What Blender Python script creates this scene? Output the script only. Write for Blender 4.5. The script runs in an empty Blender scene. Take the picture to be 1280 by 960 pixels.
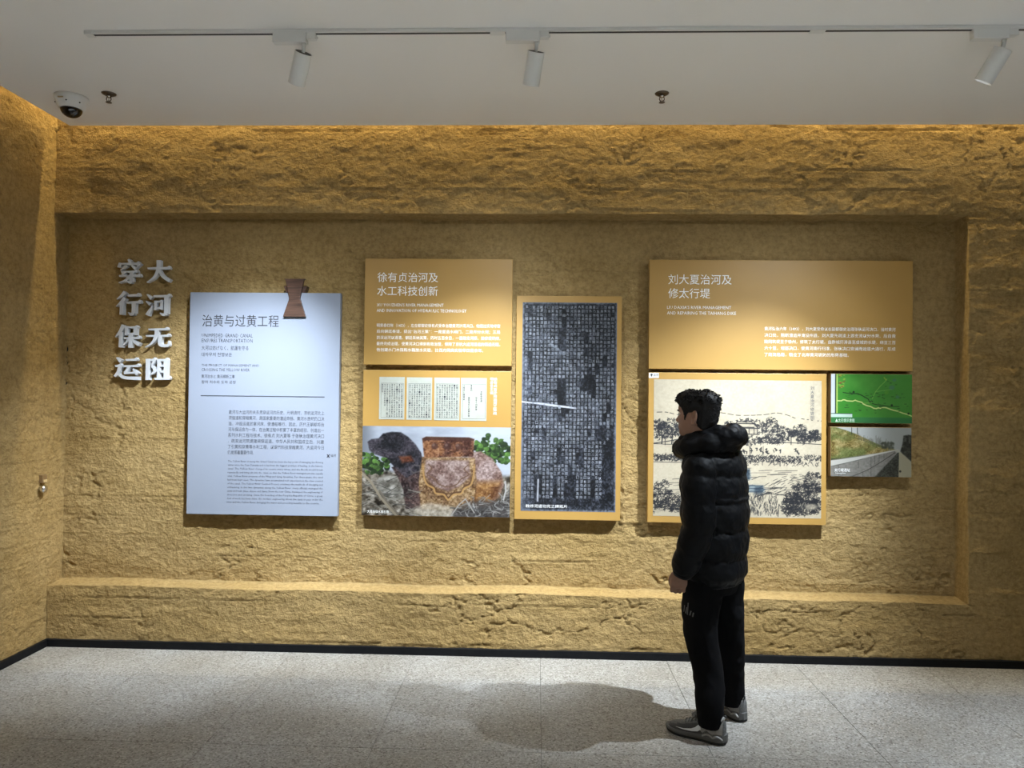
import bpy, math, random
import numpy as np
from mathutils import Vector, Matrix

SC = bpy.context.scene
COL = SC.collection
rng = np.random.default_rng(7)
random.seed(7)

# ------------------------------------------------------------------ camera
FPX, YAW, PITCH, ROLL, CAMH = 911.93, 0.03378, 0.01561, 0.01102, 1.675
cam_d = bpy.data.cameras.new('camera')
cam_d.sensor_fit = 'HORIZONTAL'; cam_d.sensor_width = 36.0
cam_d.lens = 36.0 * FPX / 1280.0
cam_d.clip_start = 0.05
cam = bpy.data.objects.new('camera', cam_d); COL.objects.link(cam)
fw = Vector((-math.sin(YAW), math.cos(YAW), 0)); rt = Vector((math.cos(YAW), math.sin(YAW), 0)); up = Vector((0, 0, 1))
f2 = fw * math.cos(PITCH) + up * math.sin(PITCH); u2 = up * math.cos(PITCH) - fw * math.sin(PITCH)
r3 = rt * math.cos(ROLL) + u2 * math.sin(ROLL); u3 = u2 * math.cos(ROLL) - rt * math.sin(ROLL)
cam.matrix_world = Matrix(((r3.x, u3.x, -f2.x, 0), (r3.y, u3.y, -f2.y, 0), (r3.z, u3.z, -f2.z, CAMH), (0, 0, 0, 1)))
SC.camera = cam

# ------------------------------------------------------------------ world, exposure, large lights
w = bpy.data.worlds.new('room_ambient'); SC.world = w; w.use_nodes = True
w.node_tree.nodes['Background'].inputs[0].default_value = (1.0, 0.95, 0.87, 1)
w.node_tree.nodes['Background'].inputs[1].default_value = 0.01
SC.view_settings.view_transform = 'Standard'; SC.view_settings.look = 'None'
SC.view_settings.gamma = 1.0; SC.view_settings.use_curve_mapping = False
SC.view_settings.exposure = 0.19
SPOT_W = (640.0, 530.0, 740.0)     # the three track lamps in view
FILL_SPOT_W = 1400.0                # unseen second-track lamps, added to brighten ceiling and floor
COVE_W = 70.0                      # warm cove strip, whole run

# room dimensions (metres)
D = 4.708          # outer face of the earth wall
REC = 0.145        # depth of the recess
XL = -3.2          # left wall
XR = 5.6           # how far the wall runs to the right
YB = -2.6          # how far the room runs behind the viewer
H = 3.39           # underside of the ceiling
RX1, RZ0, RZ1 = 2.727, 0.403, 2.85   # recess right edge, ledge, lintel
F = D + REC - 0.06 # front face of the exhibit boards
CE_Y, CE_X = 4.60, -3.04             # free edges of the ceiling slab

def area(name, loc, rot, sx, sy, power, col, spread=180):
    l = bpy.data.lights.new(name, 'AREA'); l.shape = 'RECTANGLE'; l.size = sx; l.size_y = sy
    l.energy = power; l.color = col; l.spread = math.radians(spread)
    o = bpy.data.objects.new(name, l); COL.objects.link(o); o.location = loc; o.rotation_euler = rot
    return o
WARM = (1.0, 0.82, 0.42)
area('cove_light', ((XL + XR) / 2, 4.640, 3.83), (0, 0, 0), XR - XL - 0.1, 0.02, COVE_W, WARM)
area('cove_light', (-3.12, (YB + 4.6) / 2, 3.83), (0, 0, math.pi / 2), 4.5 - YB, 0.02, COVE_W * 0.17, WARM)

# ------------------------------------------------------------------ helpers
ORG = {}
def link(name, me, mat=None, parent=None, loc=(0, 0, 0), smooth=False):
    o = bpy.data.objects.new(name, me); COL.objects.link(o)
    if mat is not None:
        me.materials.clear(); me.materials.append(mat)
    if parent is not None: o.parent = parent
    else: o.location = loc
    if smooth:
        me.polygons.foreach_set('use_smooth', np.ones(len(me.polygons), dtype=bool))
    return o
def origin(parent):
    return ORG.get(parent.name, (0, 0, 0)) if parent is not None else (0, 0, 0)
def mesh(name, verts, faces, mat=None, parent=None, smooth=False, loc=None):
    """verts in world coordinates; stored relative to the thing's origin"""
    org = np.array(origin(parent) if parent is not None else (loc or (0, 0, 0)), float)
    v = np.asarray(verts, float) - org
    me = bpy.data.meshes.new(name); me.from_pydata(v.tolist(), [], faces); me.update()
    o = link(name, me, mat, parent, tuple(org), smooth)
    ORG[o.name] = tuple(org)
    return o
def thing(name, label, cat, loc=(0, 0, 0), group=None):
    o = bpy.data.objects.new(name, None); COL.objects.link(o); o.location = loc
    o.empty_display_size = 0.05
    tag(o, label, cat, group); ORG[o.name] = tuple(loc); return o
def tag(o, label, cat, group=None):
    o['label'] = label; o['category'] = cat
    if group: o['group'] = group
def struct(o): o['kind'] = 'structure'; return o

def box(x0, x1, y0, y1, z0, z1):
    v = [(x0, y0, z0), (x1, y0, z0), (x1, y1, z0), (x0, y1, z0), (x0, y0, z1), (x1, y0, z1), (x1, y1, z1), (x0, y1, z1)]
    f = [(0, 3, 2, 1), (4, 5, 6, 7), (0, 1, 5, 4), (1, 2, 6, 5), (2, 3, 7, 6), (3, 0, 4, 7)]
    return v, f
def bevel(o, wd=0.003, seg=2):
    m = o.modifiers.new('bevel', 'BEVEL'); m.width = wd; m.segments = seg; m.limit_method = 'ANGLE'
def join(parts):
    V, Fc = [], []
    for v, f in parts:
        n = len(V); V += [tuple(p) for p in v]; Fc += [tuple(i + n for i in q) for q in f]
    return V, Fc
def frame_of(d):
    d = np.asarray(d, float); d = d / np.linalg.norm(d)
    a = np.array([0, 0, 1.0]) if abs(d[2]) < 0.9 else np.array([1.0, 0, 0])
    s = np.cross(a, d); s /= np.linalg.norm(s); t = np.cross(d, s); return d, s, t
def tube(pts, rad, n=12, caps=True):
    """rounded tube along pts with a radius per point"""
    pts = np.asarray(pts, float); rad = np.broadcast_to(np.asarray(rad, float), (len(pts),))
    V, Fc = [], []; s = None
    for i, p in enumerate(pts):
        d = pts[min(i + 1, len(pts) - 1)] - pts[max(i - 1, 0)]; d = d / (np.linalg.norm(d) + 1e-12)
        if s is None: _, s, t = frame_of(d)
        else:
            s = s - d * (s @ d); s /= np.linalg.norm(s); t = np.cross(d, s)
        for k in range(n):
            a = 2 * math.pi * k / n
            V.append(p + rad[i] * (math.cos(a) * s + math.sin(a) * t))
    for i in range(len(pts) - 1):
        for k in range(n):
            k2 = (k + 1) % n
            Fc.append((i * n + k, i * n + k2, (i + 1) * n + k2, (i + 1) * n + k))
    if caps:
        Fc.append(tuple(range(n - 1, -1, -1))); m = (len(pts) - 1) * n; Fc.append(tuple(range(m, m + n)))
    return V, Fc
def loft(rings, caps=True, closed=True):
    n = len(rings[0]); V = [tuple(p) for r in rings for p in r]; Fc = []
    for i in range(len(rings) - 1):
        for k in range(n if closed else n - 1):
            k2 = (k + 1) % n
            Fc.append((i * n + k, i * n + k2, (i + 1) * n + k2, (i + 1) * n + k))
    if caps:
        Fc.append(tuple(range(n - 1, -1, -1))); m = (len(rings) - 1) * n; Fc.append(tuple(range(m, m + n)))
    return V, Fc
def lathe(prof, c, axis=(0, 0, 1), n=24):
    """prof: (radius, distance along axis)"""
    d, s, t = frame_of(axis); c = np.asarray(c, float)
    rings = [[c + d * h + max(r, 1e-4) * (math.cos(2 * math.pi * k / n) * s + math.sin(2 * math.pi * k / n) * t) for k in range(n)] for r, h in prof]
    return loft(rings)
def catmull(pts, per=6):
    P = np.asarray(pts, float); P = np.vstack([2 * P[0] - P[1], P, 2 * P[-1] - P[-2]]); out = []
    for i in range(1, len(P) - 2):
        for k in range(per):
            t = k / per
            out.append(0.5 * (2 * P[i] + (P[i + 1] - P[i - 1]) * t + (2 * P[i - 1] - 5 * P[i] + 4 * P[i + 1] - P[i + 2]) * t * t + (3 * P[i] - P[i - 1] - 3 * P[i + 1] + P[i + 2]) * t ** 3))
    out.append(P[-2]); return np.array(out)
def gridmesh(name, P, mat, parent=None, flip=False, colors=None, smooth=True, mask=None):
    h, wd = P.shape[:2]; org = np.array(origin(parent)); P = P - org
    me = bpy.data.meshes.new(name); n = h * wd
    idx = np.arange(n).reshape(h, wd)
    q = np.stack([idx[:-1, :-1], idx[:-1, 1:], idx[1:, 1:], idx[1:, :-1]], -1).reshape(-1, 4)
    if flip: q = q[:, ::-1]
    me.vertices.add(n); me.vertices.foreach_set('co', P.reshape(-1).astype(np.float32))
    me.loops.add(q.size); me.loops.foreach_set('vertex_index', q.reshape(-1).astype(np.int32))
    me.polygons.add(len(q)); me.polygons.foreach_set('loop_start', np.arange(0, q.size, 4, dtype=np.int32))
    me.update(calc_edges=True); me.validate()
    if colors is not None:
        a = me.color_attributes.new('print', 'FLOAT_COLOR', 'POINT')
        c = np.ones((n, 4), np.float32); c[:, :3] = colors.reshape(-1, 3); a.data.foreach_set('color', c.reshape(-1))
    return link(name, me, mat, parent, smooth=smooth)

# ---- noise
_T = rng.random((512, 512))
def vn(x, y, s=0):
    x = np.asarray(x, float) + 37.7 * s + 1000; y = np.asarray(y, float) + 91.3 * s + 1000
    xi = np.floor(x).astype(int); yi = np.floor(y).astype(int); fx = x - xi; fy = y - yi
    fx = fx * fx * fx * (fx * (6 * fx - 15) + 10); fy = fy * fy * fy * (fy * (6 * fy - 15) + 10)
    g = lambda a, b: _T[a % 512, b % 512]
    return (g(xi, yi) * (1 - fx) + g(xi + 1, yi) * fx) * (1 - fy) + (g(xi, yi + 1) * (1 - fx) + g(xi + 1, yi + 1) * fx) * fy
def fbm(x, y, o=4, s=0):
    r = 0; a = 0.5; t = 0
    for k in range(o):
        r = r + a * vn(x * 2 ** k, y * 2 ** k, s + k * 3); t += a; a *= 0.5
    return r / t - 0.5
def sstep(a, b, x):
    t = np.clip((x - a) / (b - a), 0, 1); return t * t * (3 - 2 * t)

# ------------------------------------------------------------------ materials
def mat(name, col, rough=0.6, metal=0.0, spec=0.5, noise=None, bump=None, emit=None, coat=None):
    m = bpy.data.materials.new(name); m.use_nodes = True; nt = m.node_tree; b = nt.nodes['Principled BSDF']
    b.inputs['Base Color'].default_value = (*col, 1); b.inputs['Roughness'].default_value = rough
    b.inputs['Metallic'].default_value = metal; b.inputs['Specular IOR Level'].default_value = spec
    tc = None
    def coord():
        nonlocal tc
        if tc is None: tc = nt.nodes.new('ShaderNodeTexCoord')
        return tc.outputs['Object']
    if noise:   # (scale, second colour, contrast)
        n = nt.nodes.new('ShaderNodeTexNoise'); n.inputs['Scale'].default_value = noise[0]; n.inputs['Detail'].default_value = 6
        nt.links.new(coord(), n.inputs['Vector'])
        r = nt.nodes.new('ShaderNodeValToRGB'); c = noise[2] if len(noise) > 2 else 0.2
        r.color_ramp.elements[0].position = 0.5 - c; r.color_ramp.elements[1].position = 0.5 + c
        r.color_ramp.elements[0].color = (*col, 1); r.color_ramp.elements[1].color = (*noise[1], 1)
        nt.links.new(n.outputs['Fac'], r.inputs['Fac']); nt.links.new(r.outputs['Color'], b.inputs['Base Color'])
    if bump:    # (scale, strength, distance)
        n = nt.nodes.new('ShaderNodeTexNoise'); n.inputs['Scale'].default_value = bump[0]; n.inputs['Detail'].default_value = 5
        nt.links.new(coord(), n.inputs['Vector'])
        bp = nt.nodes.new('ShaderNodeBump'); bp.inputs['Strength'].default_value = bump[1]; bp.inputs['Distance'].default_value = bump[2]
        nt.links.new(n.outputs['Fac'], bp.inputs['Height']); nt.links.new(bp.outputs['Normal'], b.inputs['Normal'])
    if emit:
        b.inputs['Emission Color'].default_value = (*emit[0], 1); b.inputs['Emission Strength'].default_value = emit[1]
    return m
def srgb(r, g, b):
    f = lambda c: (c / 255 / 12.92) if c / 255 <= 0.04045 else ((c / 255 + 0.055) / 1.055) ** 2.4
    return (f(r), f(g), f(b))
def lin(a):
    a = np.clip(np.asarray(a, float), 0, 255) / 255.0
    return np.where(a <= 0.04045, a / 12.92, ((a + 0.055) / 1.055) ** 2.4)

def earth_material():
    m = bpy.data.materials.new('rough_earth_plaster'); m.use_nodes = True; nt = m.node_tree; N = nt.nodes; L = nt.links
    b = N['Principled BSDF']; b.inputs['Roughness'].default_value = 0.95; b.inputs['Specular IOR Level'].default_value = 0.15
    tc = N.new('ShaderNodeTexCoord')
    def noise(sc, det, mp=None):
        n = N.new('ShaderNodeTexNoise'); n.inputs['Scale'].default_value = sc; n.inputs['Detail'].default_value = det; n.inputs['Roughness'].default_value = 0.62
        if mp:
            q = N.new('ShaderNodeMapping'); q.inputs['Scale'].default_value = mp; L.new(tc.outputs['Object'], q.inputs['Vector']); L.new(q.outputs['Vector'], n.inputs['Vector'])
        else: L.new(tc.outputs['Object'], n.inputs['Vector'])
        return n
    n1 = noise(1.7, 5, (0.7, 1, 1.6)); r1 = N.new('ShaderNodeValToRGB')
    r1.color_ramp.elements[0].position = 0.33; r1.color_ramp.elements[0].color = (0.350, 0.232, 0.088, 1)
    r1.color_ramp.elements[1].position = 0.68; r1.color_ramp.elements[1].color = (0.440, 0.305, 0.132, 1)
    L.new(n1.outputs['Fac'], r1.inputs['Fac'])
    n2 = noise(38, 6); r2 = N.new('ShaderNodeValToRGB')
    r2.color_ramp.elements[0].position = 0.36; r2.color_ramp.elements[0].color = (0.74, 0.72, 0.69, 1)
    r2.color_ramp.elements[1].position = 0.62; r2.color_ramp.elements[1].color = (1.10, 1.10, 1.12, 1)
    L.new(n2.outputs['Fac'], r2.inputs['Fac'])
    mx = N.new('ShaderNodeMix'); mx.data_type = 'RGBA'; mx.blend_type = 'MULTIPLY'; mx.inputs[0].default_value = 0.8
    L.new(r1.outputs['Color'], mx.inputs[6]); L.new(r2.outputs['Color'], mx.inputs[7]); L.new(mx.outputs[2], b.inputs['Base Color'])
    n3 = noise(60, 7, (0.8, 1, 1.1)); n4 = noise(170, 4)
    b1 = N.new('ShaderNodeBump'); b1.inputs['Strength'].default_value = 0.9; b1.inputs['Distance'].default_value = 0.018
    L.new(n3.outputs['Fac'], b1.inputs['Height'])
    b2 = N.new('ShaderNodeBump'); b2.inputs['Strength'].default_value = 0.7; b2.inputs['Distance'].default_value = 0.004
    L.new(n4.outputs['Fac'], b2.inputs['Height']); L.new(b1.outputs['Normal'], b2.inputs['Normal']); L.new(b2.outputs['Normal'], b.inputs['Normal'])
    return m
def terrazzo_material():
    m = bpy.data.materials.new('speckled_stone_tile'); m.use_nodes = True; nt = m.node_tree; N = nt.nodes; L = nt.links
    b = N['Principled BSDF']; b.inputs['Roughness'].default_value = 0.5; b.inputs['Specular IOR Level'].default_value = 0.4
    g = N.new('ShaderNodeNewGeometry')
    v = N.new('ShaderNodeTexVoronoi'); v.inputs['Scale'].default_value = 130; L.new(g.outputs['Position'], v.inputs['Vector'])
    s = N.new('ShaderNodeSeparateColor'); L.new(v.outputs['Color'], s.inputs['Color'])
    r = N.new('ShaderNodeValToRGB'); r.color_ramp.interpolation = 'LINEAR'
    r.color_ramp.elements[0].position = 0.0; r.color_ramp.elements[0].color = (0.13, 0.115, 0.10, 1)
    r.color_ramp.elements[1].position = 1.0; r.color_ramp.elements[1].color = (0.46, 0.448, 0.43, 1)
    e = r.color_ramp.elements.new(0.22); e.color = (0.265, 0.255, 0.238, 1)
    e = r.color_ramp.elements.new(0.8); e.color = (0.345, 0.335, 0.318, 1)
    L.new(s.outputs['Red'], r.inputs['Fac'])
    n = N.new('ShaderNodeTexNoise'); n.inputs['Scale'].default_value = 2.2; n.inputs['Detail'].default_value = 5; L.new(g.outputs['Position'], n.inputs['Vector'])
    r2 = N.new('ShaderNodeValToRGB'); r2.color_ramp.elements[0].position = 0.35; r2.color_ramp.elements[1].position = 0.7
    r2.color_ramp.elements[0].color = (0.86, 0.83, 0.78, 1); r2.color_ramp.elements[1].color = (1.05, 1.05, 1.05, 1)
    L.new(n.outputs['Fac'], r2.inputs['Fac'])
    mx = N.new('ShaderNodeMix'); mx.data_type = 'RGBA'; mx.blend_type = 'MULTIPLY'; mx.inputs[0].default_value = 1
    L.new(r.outputs['Color'], mx.inputs[6]); L.new(r2.outputs['Color'], mx.inputs[7]); L.new(mx.outputs[2], b.inputs['Base Color'])
    return m
def print_material(name, rough=0.5):
    m = bpy.data.materials.new(name); m.use_nodes = True; nt = m.node_tree; b = nt.nodes['Principled BSDF']
    a = nt.nodes.new('ShaderNodeAttribute'); a.attribute_name = 'print'; nt.links.new(a.outputs['Color'], b.inputs['Base Color'])
    b.inputs['Roughness'].default_value = rough; b.inputs['Specular IOR Level'].default_value = 0.35
    return m
def wood_material():
    m = bpy.data.materials.new('dark_walnut'); m.use_nodes = True; nt = m.node_tree; N = nt.nodes; L = nt.links
    b = N['Principled BSDF']; b.inputs['Roughness'].default_value = 0.45
    tc = N.new('ShaderNodeTexCoord'); mp = N.new('ShaderNodeMapping'); mp.inputs['Scale'].default_value = (6, 6, 90)
    L.new(tc.outputs['Object'], mp.inputs['Vector']); n = N.new('ShaderNodeTexNoise'); n.inputs['Scale'].default_value = 1.0; n.inputs['Detail'].default_value = 5
    L.new(mp.outputs['Vector'], n.inputs['Vector']); r = N.new('ShaderNodeValToRGB')
    r.color_ramp.elements[0].position = 0.35; r.color_ramp.elements[0].color = (0.045, 0.022, 0.014, 1)
    r.color_ramp.elements[1].position = 0.68; r.color_ramp.elements[1].color = (0.125, 0.062, 0.040, 1)
    L.new(n.outputs['Fac'], r.inputs['Fac']); L.new(r.outputs['Color'], b.inputs['Base Color']); return m

M_EARTH = earth_material(); M_TILE = terrazzo_material(); M_WOOD = wood_material()
M_GROUT = mat('tile_joint', (0.13, 0.12, 0.11), 0.9, noise=(20, (0.17, 0.155, 0.14)))
M_CEIL = mat('ceiling_paint', (0.84, 0.83, 0.81), 0.9, spec=0.2, bump=(60, 0.05, 0.002))
M_BASE = mat('black_skirting', (0.005, 0.0055, 0.007), 0.5, spec=0.15, noise=(30, (0.008, 0.0085, 0.010)))
M_WHITEMETAL = mat('white_powder_coat', (0.72, 0.72, 0.70), 0.45, bump=(400, 0.05, 0.001))
M_TRACKSLOT = mat('dark_track_slot', (0.02, 0.02, 0.025), 0.5)
M_DARKVENT = mat('dark_lamp_top', (0.05, 0.045, 0.035), 0.6)
M_LENS = mat('lit_lamp_lens', (0.9, 0.9, 0.9), 0.3, emit=((0.95, 0.97, 1.0), 1.5))
M_CHROME = mat('chrome', (0.75, 0.75, 0.76), 0.15, metal=1.0)
M_BRONZE = mat('dull_sprinkler_metal', (0.16, 0.13, 0.10), 0.35, metal=0.9)
M_DOME = mat('smoked_dome', (0.008, 0.008, 0.010), 0.06, spec=0.7)
M_DOMEWHITE = mat('camera_housing', (0.75, 0.75, 0.74), 0.4)
M_BOARDWHITE = mat('white_board', (0.272, 0.300, 0.365), 0.55, spec=0.3, noise=(3, (0.266, 0.294, 0.358)))
M_ORANGE = mat('ochre_board', (0.40, 0.228, 0.055), 0.46, spec=0.5, noise=(5, (0.415, 0.238, 0.059)))
M_EDGE = mat('board_edge', (0.45, 0.30, 0.13), 0.6)
M_EDGEWHITE = mat('white_board_edge', (0.72, 0.72, 0.72), 0.6)
M_INK = mat('black_ink', (0.035, 0.037, 0.045), 0.6)
M_INKGREY = mat('grey_ink', (0.055, 0.06, 0.075), 0.6)
M_WHITEINK = mat('white_ink', (0.88, 0.87, 0.84), 0.6)
M_LETTER = mat('white_acrylic_letter', (0.62, 0.63, 0.65), 0.4)
M_PRINT = print_material('printed_picture')
M_PAGE = mat('old_book_page', (0.40, 0.412, 0.355), 0.7, noise=(25, (0.365, 0.365, 0.305)))
M_CHALK = mat('rubbing_white', (0.36, 0.38, 0.43), 0.8, noise=(24, (0.07, 0.075, 0.09), 0.18))

# ------------------------------------------------------------------ structure: earth wall with recess
def relief(x, z, s=0, k=1.0):
    """height towards the viewer of a trowelled rammed earth surface, metres"""
    d = fbm(x * 2.1, z * 2.9, 3, s) * 0.009
    d = d + fbm(x * 6 + 2 * fbm(x * 2, z * 2, 2, s + 5), z * 21, 4, s + 11) * 0.0072
    d = d + fbm(x * 34, z * 42, 3, s + 21) * 0.0095
    # layered lifts: wavy horizontal joints
    wz = z + 0.028 * fbm(x * 1.1, z * 0.6, 3, s + 31) + 0.010 * fbm(x * 9, z * 3, 3, s + 33)
    lev = wz / 0.128; fr = lev - np.floor(lev); row = np.floor(lev)
    on = sstep(-0.01, 0.10, fbm(x * 1.1 + row * 7.3, row * 3.7 + 0 * z, 3, s + 41))
    d = d - 0.009 * np.exp(-((fr - 0.5) / 0.030) ** 2) * on
    d = d + 0.004 * (vn(row * 1.7, 0 * x + 3, s + 2) - 0.5) + 0.0035 * on * (sstep(0.35, 0.5, fr) - sstep(0.5, 0.9, fr))
    # torn plaster patches and gouges
    t = fbm(x * 5.2, z * 8.6, 4, s + 51)
    d = d + 0.0032 * sstep(0.055, 0.085, t) - 0.003 * sstep(0.06, 0.09, -t)
    g = fbm(x * 4.0 + 0.6 * z, z * 6.5, 4, s + 61)
    d = d - 0.013 * np.exp(-(g / 0.013) ** 2) * sstep(0.0, 0.10, fbm(x * 2.3, z * 3.1, 2, s + 71))
    return d * k
def stops(a, b, step): return np.linspace(a, b, max(2, int(round((b - a) / step)) + 1))
st = 0.0092
xs = np.concatenate([stops(XL, RX1 - 0.012, st), [RX1 - 0.006, RX1 - 0.004], RX1 - 0.004 + np.linspace(0.001, 0.008, 8), [RX1 + 0.0055], stops(RX1 + 0.012, 3.4, st), stops(3.43, XR, 0.03)])
zs = np.concatenate([stops(0.0, RZ0 - 0.018, st), [RZ0 - 0.0105, RZ0 - 0.008], RZ0 - 0.008 + np.linspace(0.002, 0.016, 9), [RZ0 + 0.0105], stops(RZ0 + 0.018, RZ1 - 0.012, st), [RZ1 - 0.006, RZ1 - 0.004], RZ1 - 0.004 + np.linspace(0.001, 0.008, 8), [RZ1 + 0.006], stops(RZ1 + 0.012, 3.87, st)])
X, Z = np.meshgrid(xs, zs)
inx = 1 - sstep(RX1 - 0.004, RX1 + 0.004, X)
# linear ramps across the reveals so that they carry relief of their own
lx = np.clip((RX1 + 0.004 - X) / 0.008, 0, 1); lz0 = np.clip((Z - (RZ0 - 0.008)) / 0.016, 0, 1); lz1 = np.clip((RZ1 + 0.004 - Z) / 0.008, 0, 1)
depth = REC * np.minimum(np.minimum(lx, lz0), lz1)
rel = relief(X, Z) * (1 - 0.50 * sstep(2.80, 2.95, Z))
Yw = D + depth - rel
# uneven arrises: the ledge edge, lintel and jamb wander a little
Zw = Z + 0.024 * fbm(X * 3.4, 0 * X + 2.0, 4, 80) * np.exp(-((Z - RZ0) / 0.06) ** 2) + 0.018 * fbm(X * 2.2, 0 * X + 7.0, 4, 82) * np.exp(-((Z - RZ1) / 0.06) ** 2)
Zw = Zw + 0.0015 * fbm(X * 13, depth * 60, 3, 84) * ((depth > 0.004) & (depth < REC - 0.004))
Xw = X + 0.012 * fbm(Z * 2.6, 0 * X + 5.0, 4, 86) * np.exp(-((X - RX1) / 0.06) ** 2)
# slumped soft corner of the ledge and rounded arrises
PW = np.stack([Xw, Yw, Zw], -1)
iz0 = int(np.searchsorted(zs, RZ0 + 0.06)); iz1 = int(np.searchsorted(zs, RZ1 - 0.03)); ix1 = int(np.searchsorted(xs, RX1 - 0.03))
for sl in ((slice(0, iz0 + 1), slice(None)), (slice(iz1, None), slice(None)), (slice(iz0, iz1 + 1), slice(ix1, None)), (slice(iz0, iz1 + 1), slice(0, ix1 + 1))):
    struct(gridmesh('wall_back', PW[sl], M_EARTH))

# left wall and the flush door cut into it
ys = np.concatenate([stops(YB, 3.3, 0.04), stops(3.31, D + REC + 0.01, st)])
zs2 = stops(0.0, 3.87, st)
def left_grid(ya, yb, za, zb):
    yy = ys[(ys >= ya) & (ys <= yb)]; zz = zs2[(zs2 >= za) & (zs2 <= zb)]
    Yg, Zg = np.meshgrid(yy, zz)
    r = 0.7 * relief(Yg * 1.0 + 20, Zg, 7)
    r = r - 0.006 * np.exp(-((Yg - D - 0.004) / 0.006) ** 2) * (Zg < 2.85) + 0.003 * (Yg > D)
    return np.stack([XL + r, Yg, Zg], -1)
DY0, DY1, DZ1 = 3.68, 4.695, 2.80
ya = ys[ys <= DY0].max(); yb = ys[ys >= DY1].min(); za = zs2[zs2 >= DZ1].min()
struct(gridmesh('wall_left', left_grid(YB - 1, ya, -1, 9), M_EARTH, flip=True))
wl = struct(gridmesh('wall_left', left_grid(yb, 9, -1, 9), M_EARTH, flip=True))
struct(gridmesh('wall_left', left_grid(ya, yb, za, 9), M_EARTH, flip=True))
door = struct(gridmesh('door_1', left_grid(ya, yb, -1, za), M_EARTH, flip=True))
v, f = box(XL - 0.004, XL + 0.026, 4.607, 4.650, 1.075, 1.128)
lp = mesh('lock_plate', v, f, mat('earth_coloured_plate', (0.20, 0.12, 0.05), 0.5), door); bevel(lp, 0.004)
v, f = box(XL + 0.022, XL + 0.029, 4.613, 4.645, 1.081, 1.097); mesh('lock_slot', v, f, mat('pale_lock_slot', (0.55, 0.40, 0.2), 0.4), lp)
v, f = lathe([(0.012, 0.0), (0.012, 0.012), (0.022, 0.02), (0.026, 0.03), (0.022, 0.041), (0.010, 0.047), (0.0, 0.048)], (XL + 0.004, 4.606, 1.039), (1, 0, 0), 20)
mesh('door_knob', v, f, M_CHROME, door, True)

v, f = box(XR, XR + 0.15, YB, D + 0.25, 0, 3.9); struct(mesh('wall_right', v, f, M_EARTH))
# skirting
v, f = box(XL, XR, D - 0.022, D + 0.02, 0, 0.047); o = struct(mesh('baseboard_back', v, f, M_BASE)); bevel(o, 0.002)
v, f = box(XL - 0.01, XL + 0.022, YB, D - 0.022, 0, 0.047); o = struct(mesh('baseboard_left', v, f, M_BASE)); bevel(o, 0.002)

# floor: bed plus single tiles
v, f = box(XL - 0.1, XR + 0.2, YB - 0.2, D + 0.25, -0.08, -0.003)
floor = struct(mesh('floor', v, f, M_GROUT))
TS = 0.8; gap = 0.0011
xe = [XL] + [0.0404 + k * TS for k in range(-4, 8) if XL + 0.02 < 0.0404 + k * TS < XR - 0.02] + [XR]
ye = [D] + [D - 0.4528 - j * TS for j in range(0, 10) if D - 0.4528 - j * TS > YB + 0.02] + [YB]
tile_cache = {}
for i in range(len(xe) - 1):
    for j in range(len(ye) - 1):
        wx = xe[i + 1] - xe[i] - 2 * gap; wy = ye[j] - ye[j + 1] - 2 * gap; key = (round(wx, 4), round(wy, 4))
        if key not in tile_cache:
            a, b_, c = wx / 2, wy / 2, 0.0012
            V = [(-a, -b_, -0.006), (a, -b_, -0.006), (a, b_, -0.006), (-a, b_, -0.006), (-a, -b_, -c), (a, -b_, -c), (a, b_, -c), (-a, b_, -c), (-a + c, -b_ + c, 0), (a - c, -b_ + c, 0), (a - c, b_ - c, 0), (-a + c, b_ - c, 0)]
            Fc = [(0, 1, 5, 4), (1, 2, 6, 5), (2, 3, 7, 6), (3, 0, 4, 7), (4, 5, 9, 8), (5, 6, 10, 9), (6, 7, 11, 10), (7, 4, 8, 11), (8, 9, 10, 11)]
            me = bpy.data.meshes.new('tile'); me.from_pydata(V, [], Fc); me.materials.append(M_TILE); tile_cache[key] = me
        t = bpy.data.objects.new('tile', tile_cache[key]); COL.objects.link(t); t.parent = floor
        t.location = ((xe[i] + xe[i + 1]) / 2, (ye[j] + ye[j + 1]) / 2, 0.0)

# ceiling slab with free edges in front of the walls, and the cove above
v, f = box(CE_X, XR, YB, CE_Y, H, H + 0.06); struct(mesh('ceiling', v, f, M_CEIL))
v, f = box(XL - 0.1, XR, YB, D + 0.2, 3.86, 3.92); struct(mesh('ceiling', v, f, M_CEIL))

# ------------------------------------------------------------------ track lighting
TRY = 3.39
t = thing('lighting_track', 'long white ceiling track with a dark slot carrying the three spotlights', 'lighting track', (0, TRY, H))
v, f = box(-2.15, 3.9, TRY - 0.018, TRY + 0.018, H - 0.016, H); o = mesh('rail', v, f, M_WHITEMETAL, t); bevel(o, 0.002)
v, f = box(-2.13, 3.89, TRY - 0.006, TRY + 0.006, H - 0.0175, H - 0.010); mesh('slot', v, f, M_TRACKSLOT, t)
v, f = box(-2.17, -2.13, TRY - 0.020, TRY + 0.020, H - 0.020, H); o = mesh('end_cap', v, f, M_WHITEMETAL, t); bevel(o, 0.002)
for cx in (-0.20, 1.28):
    v, f = box(cx - 0.035, cx + 0.035, TRY - 0.019, TRY + 0.019, H - 0.020, H - 0.004); o = mesh('joint_cover', v, f, M_WHITEMETAL, t); bevel(o, 0.002)
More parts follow.
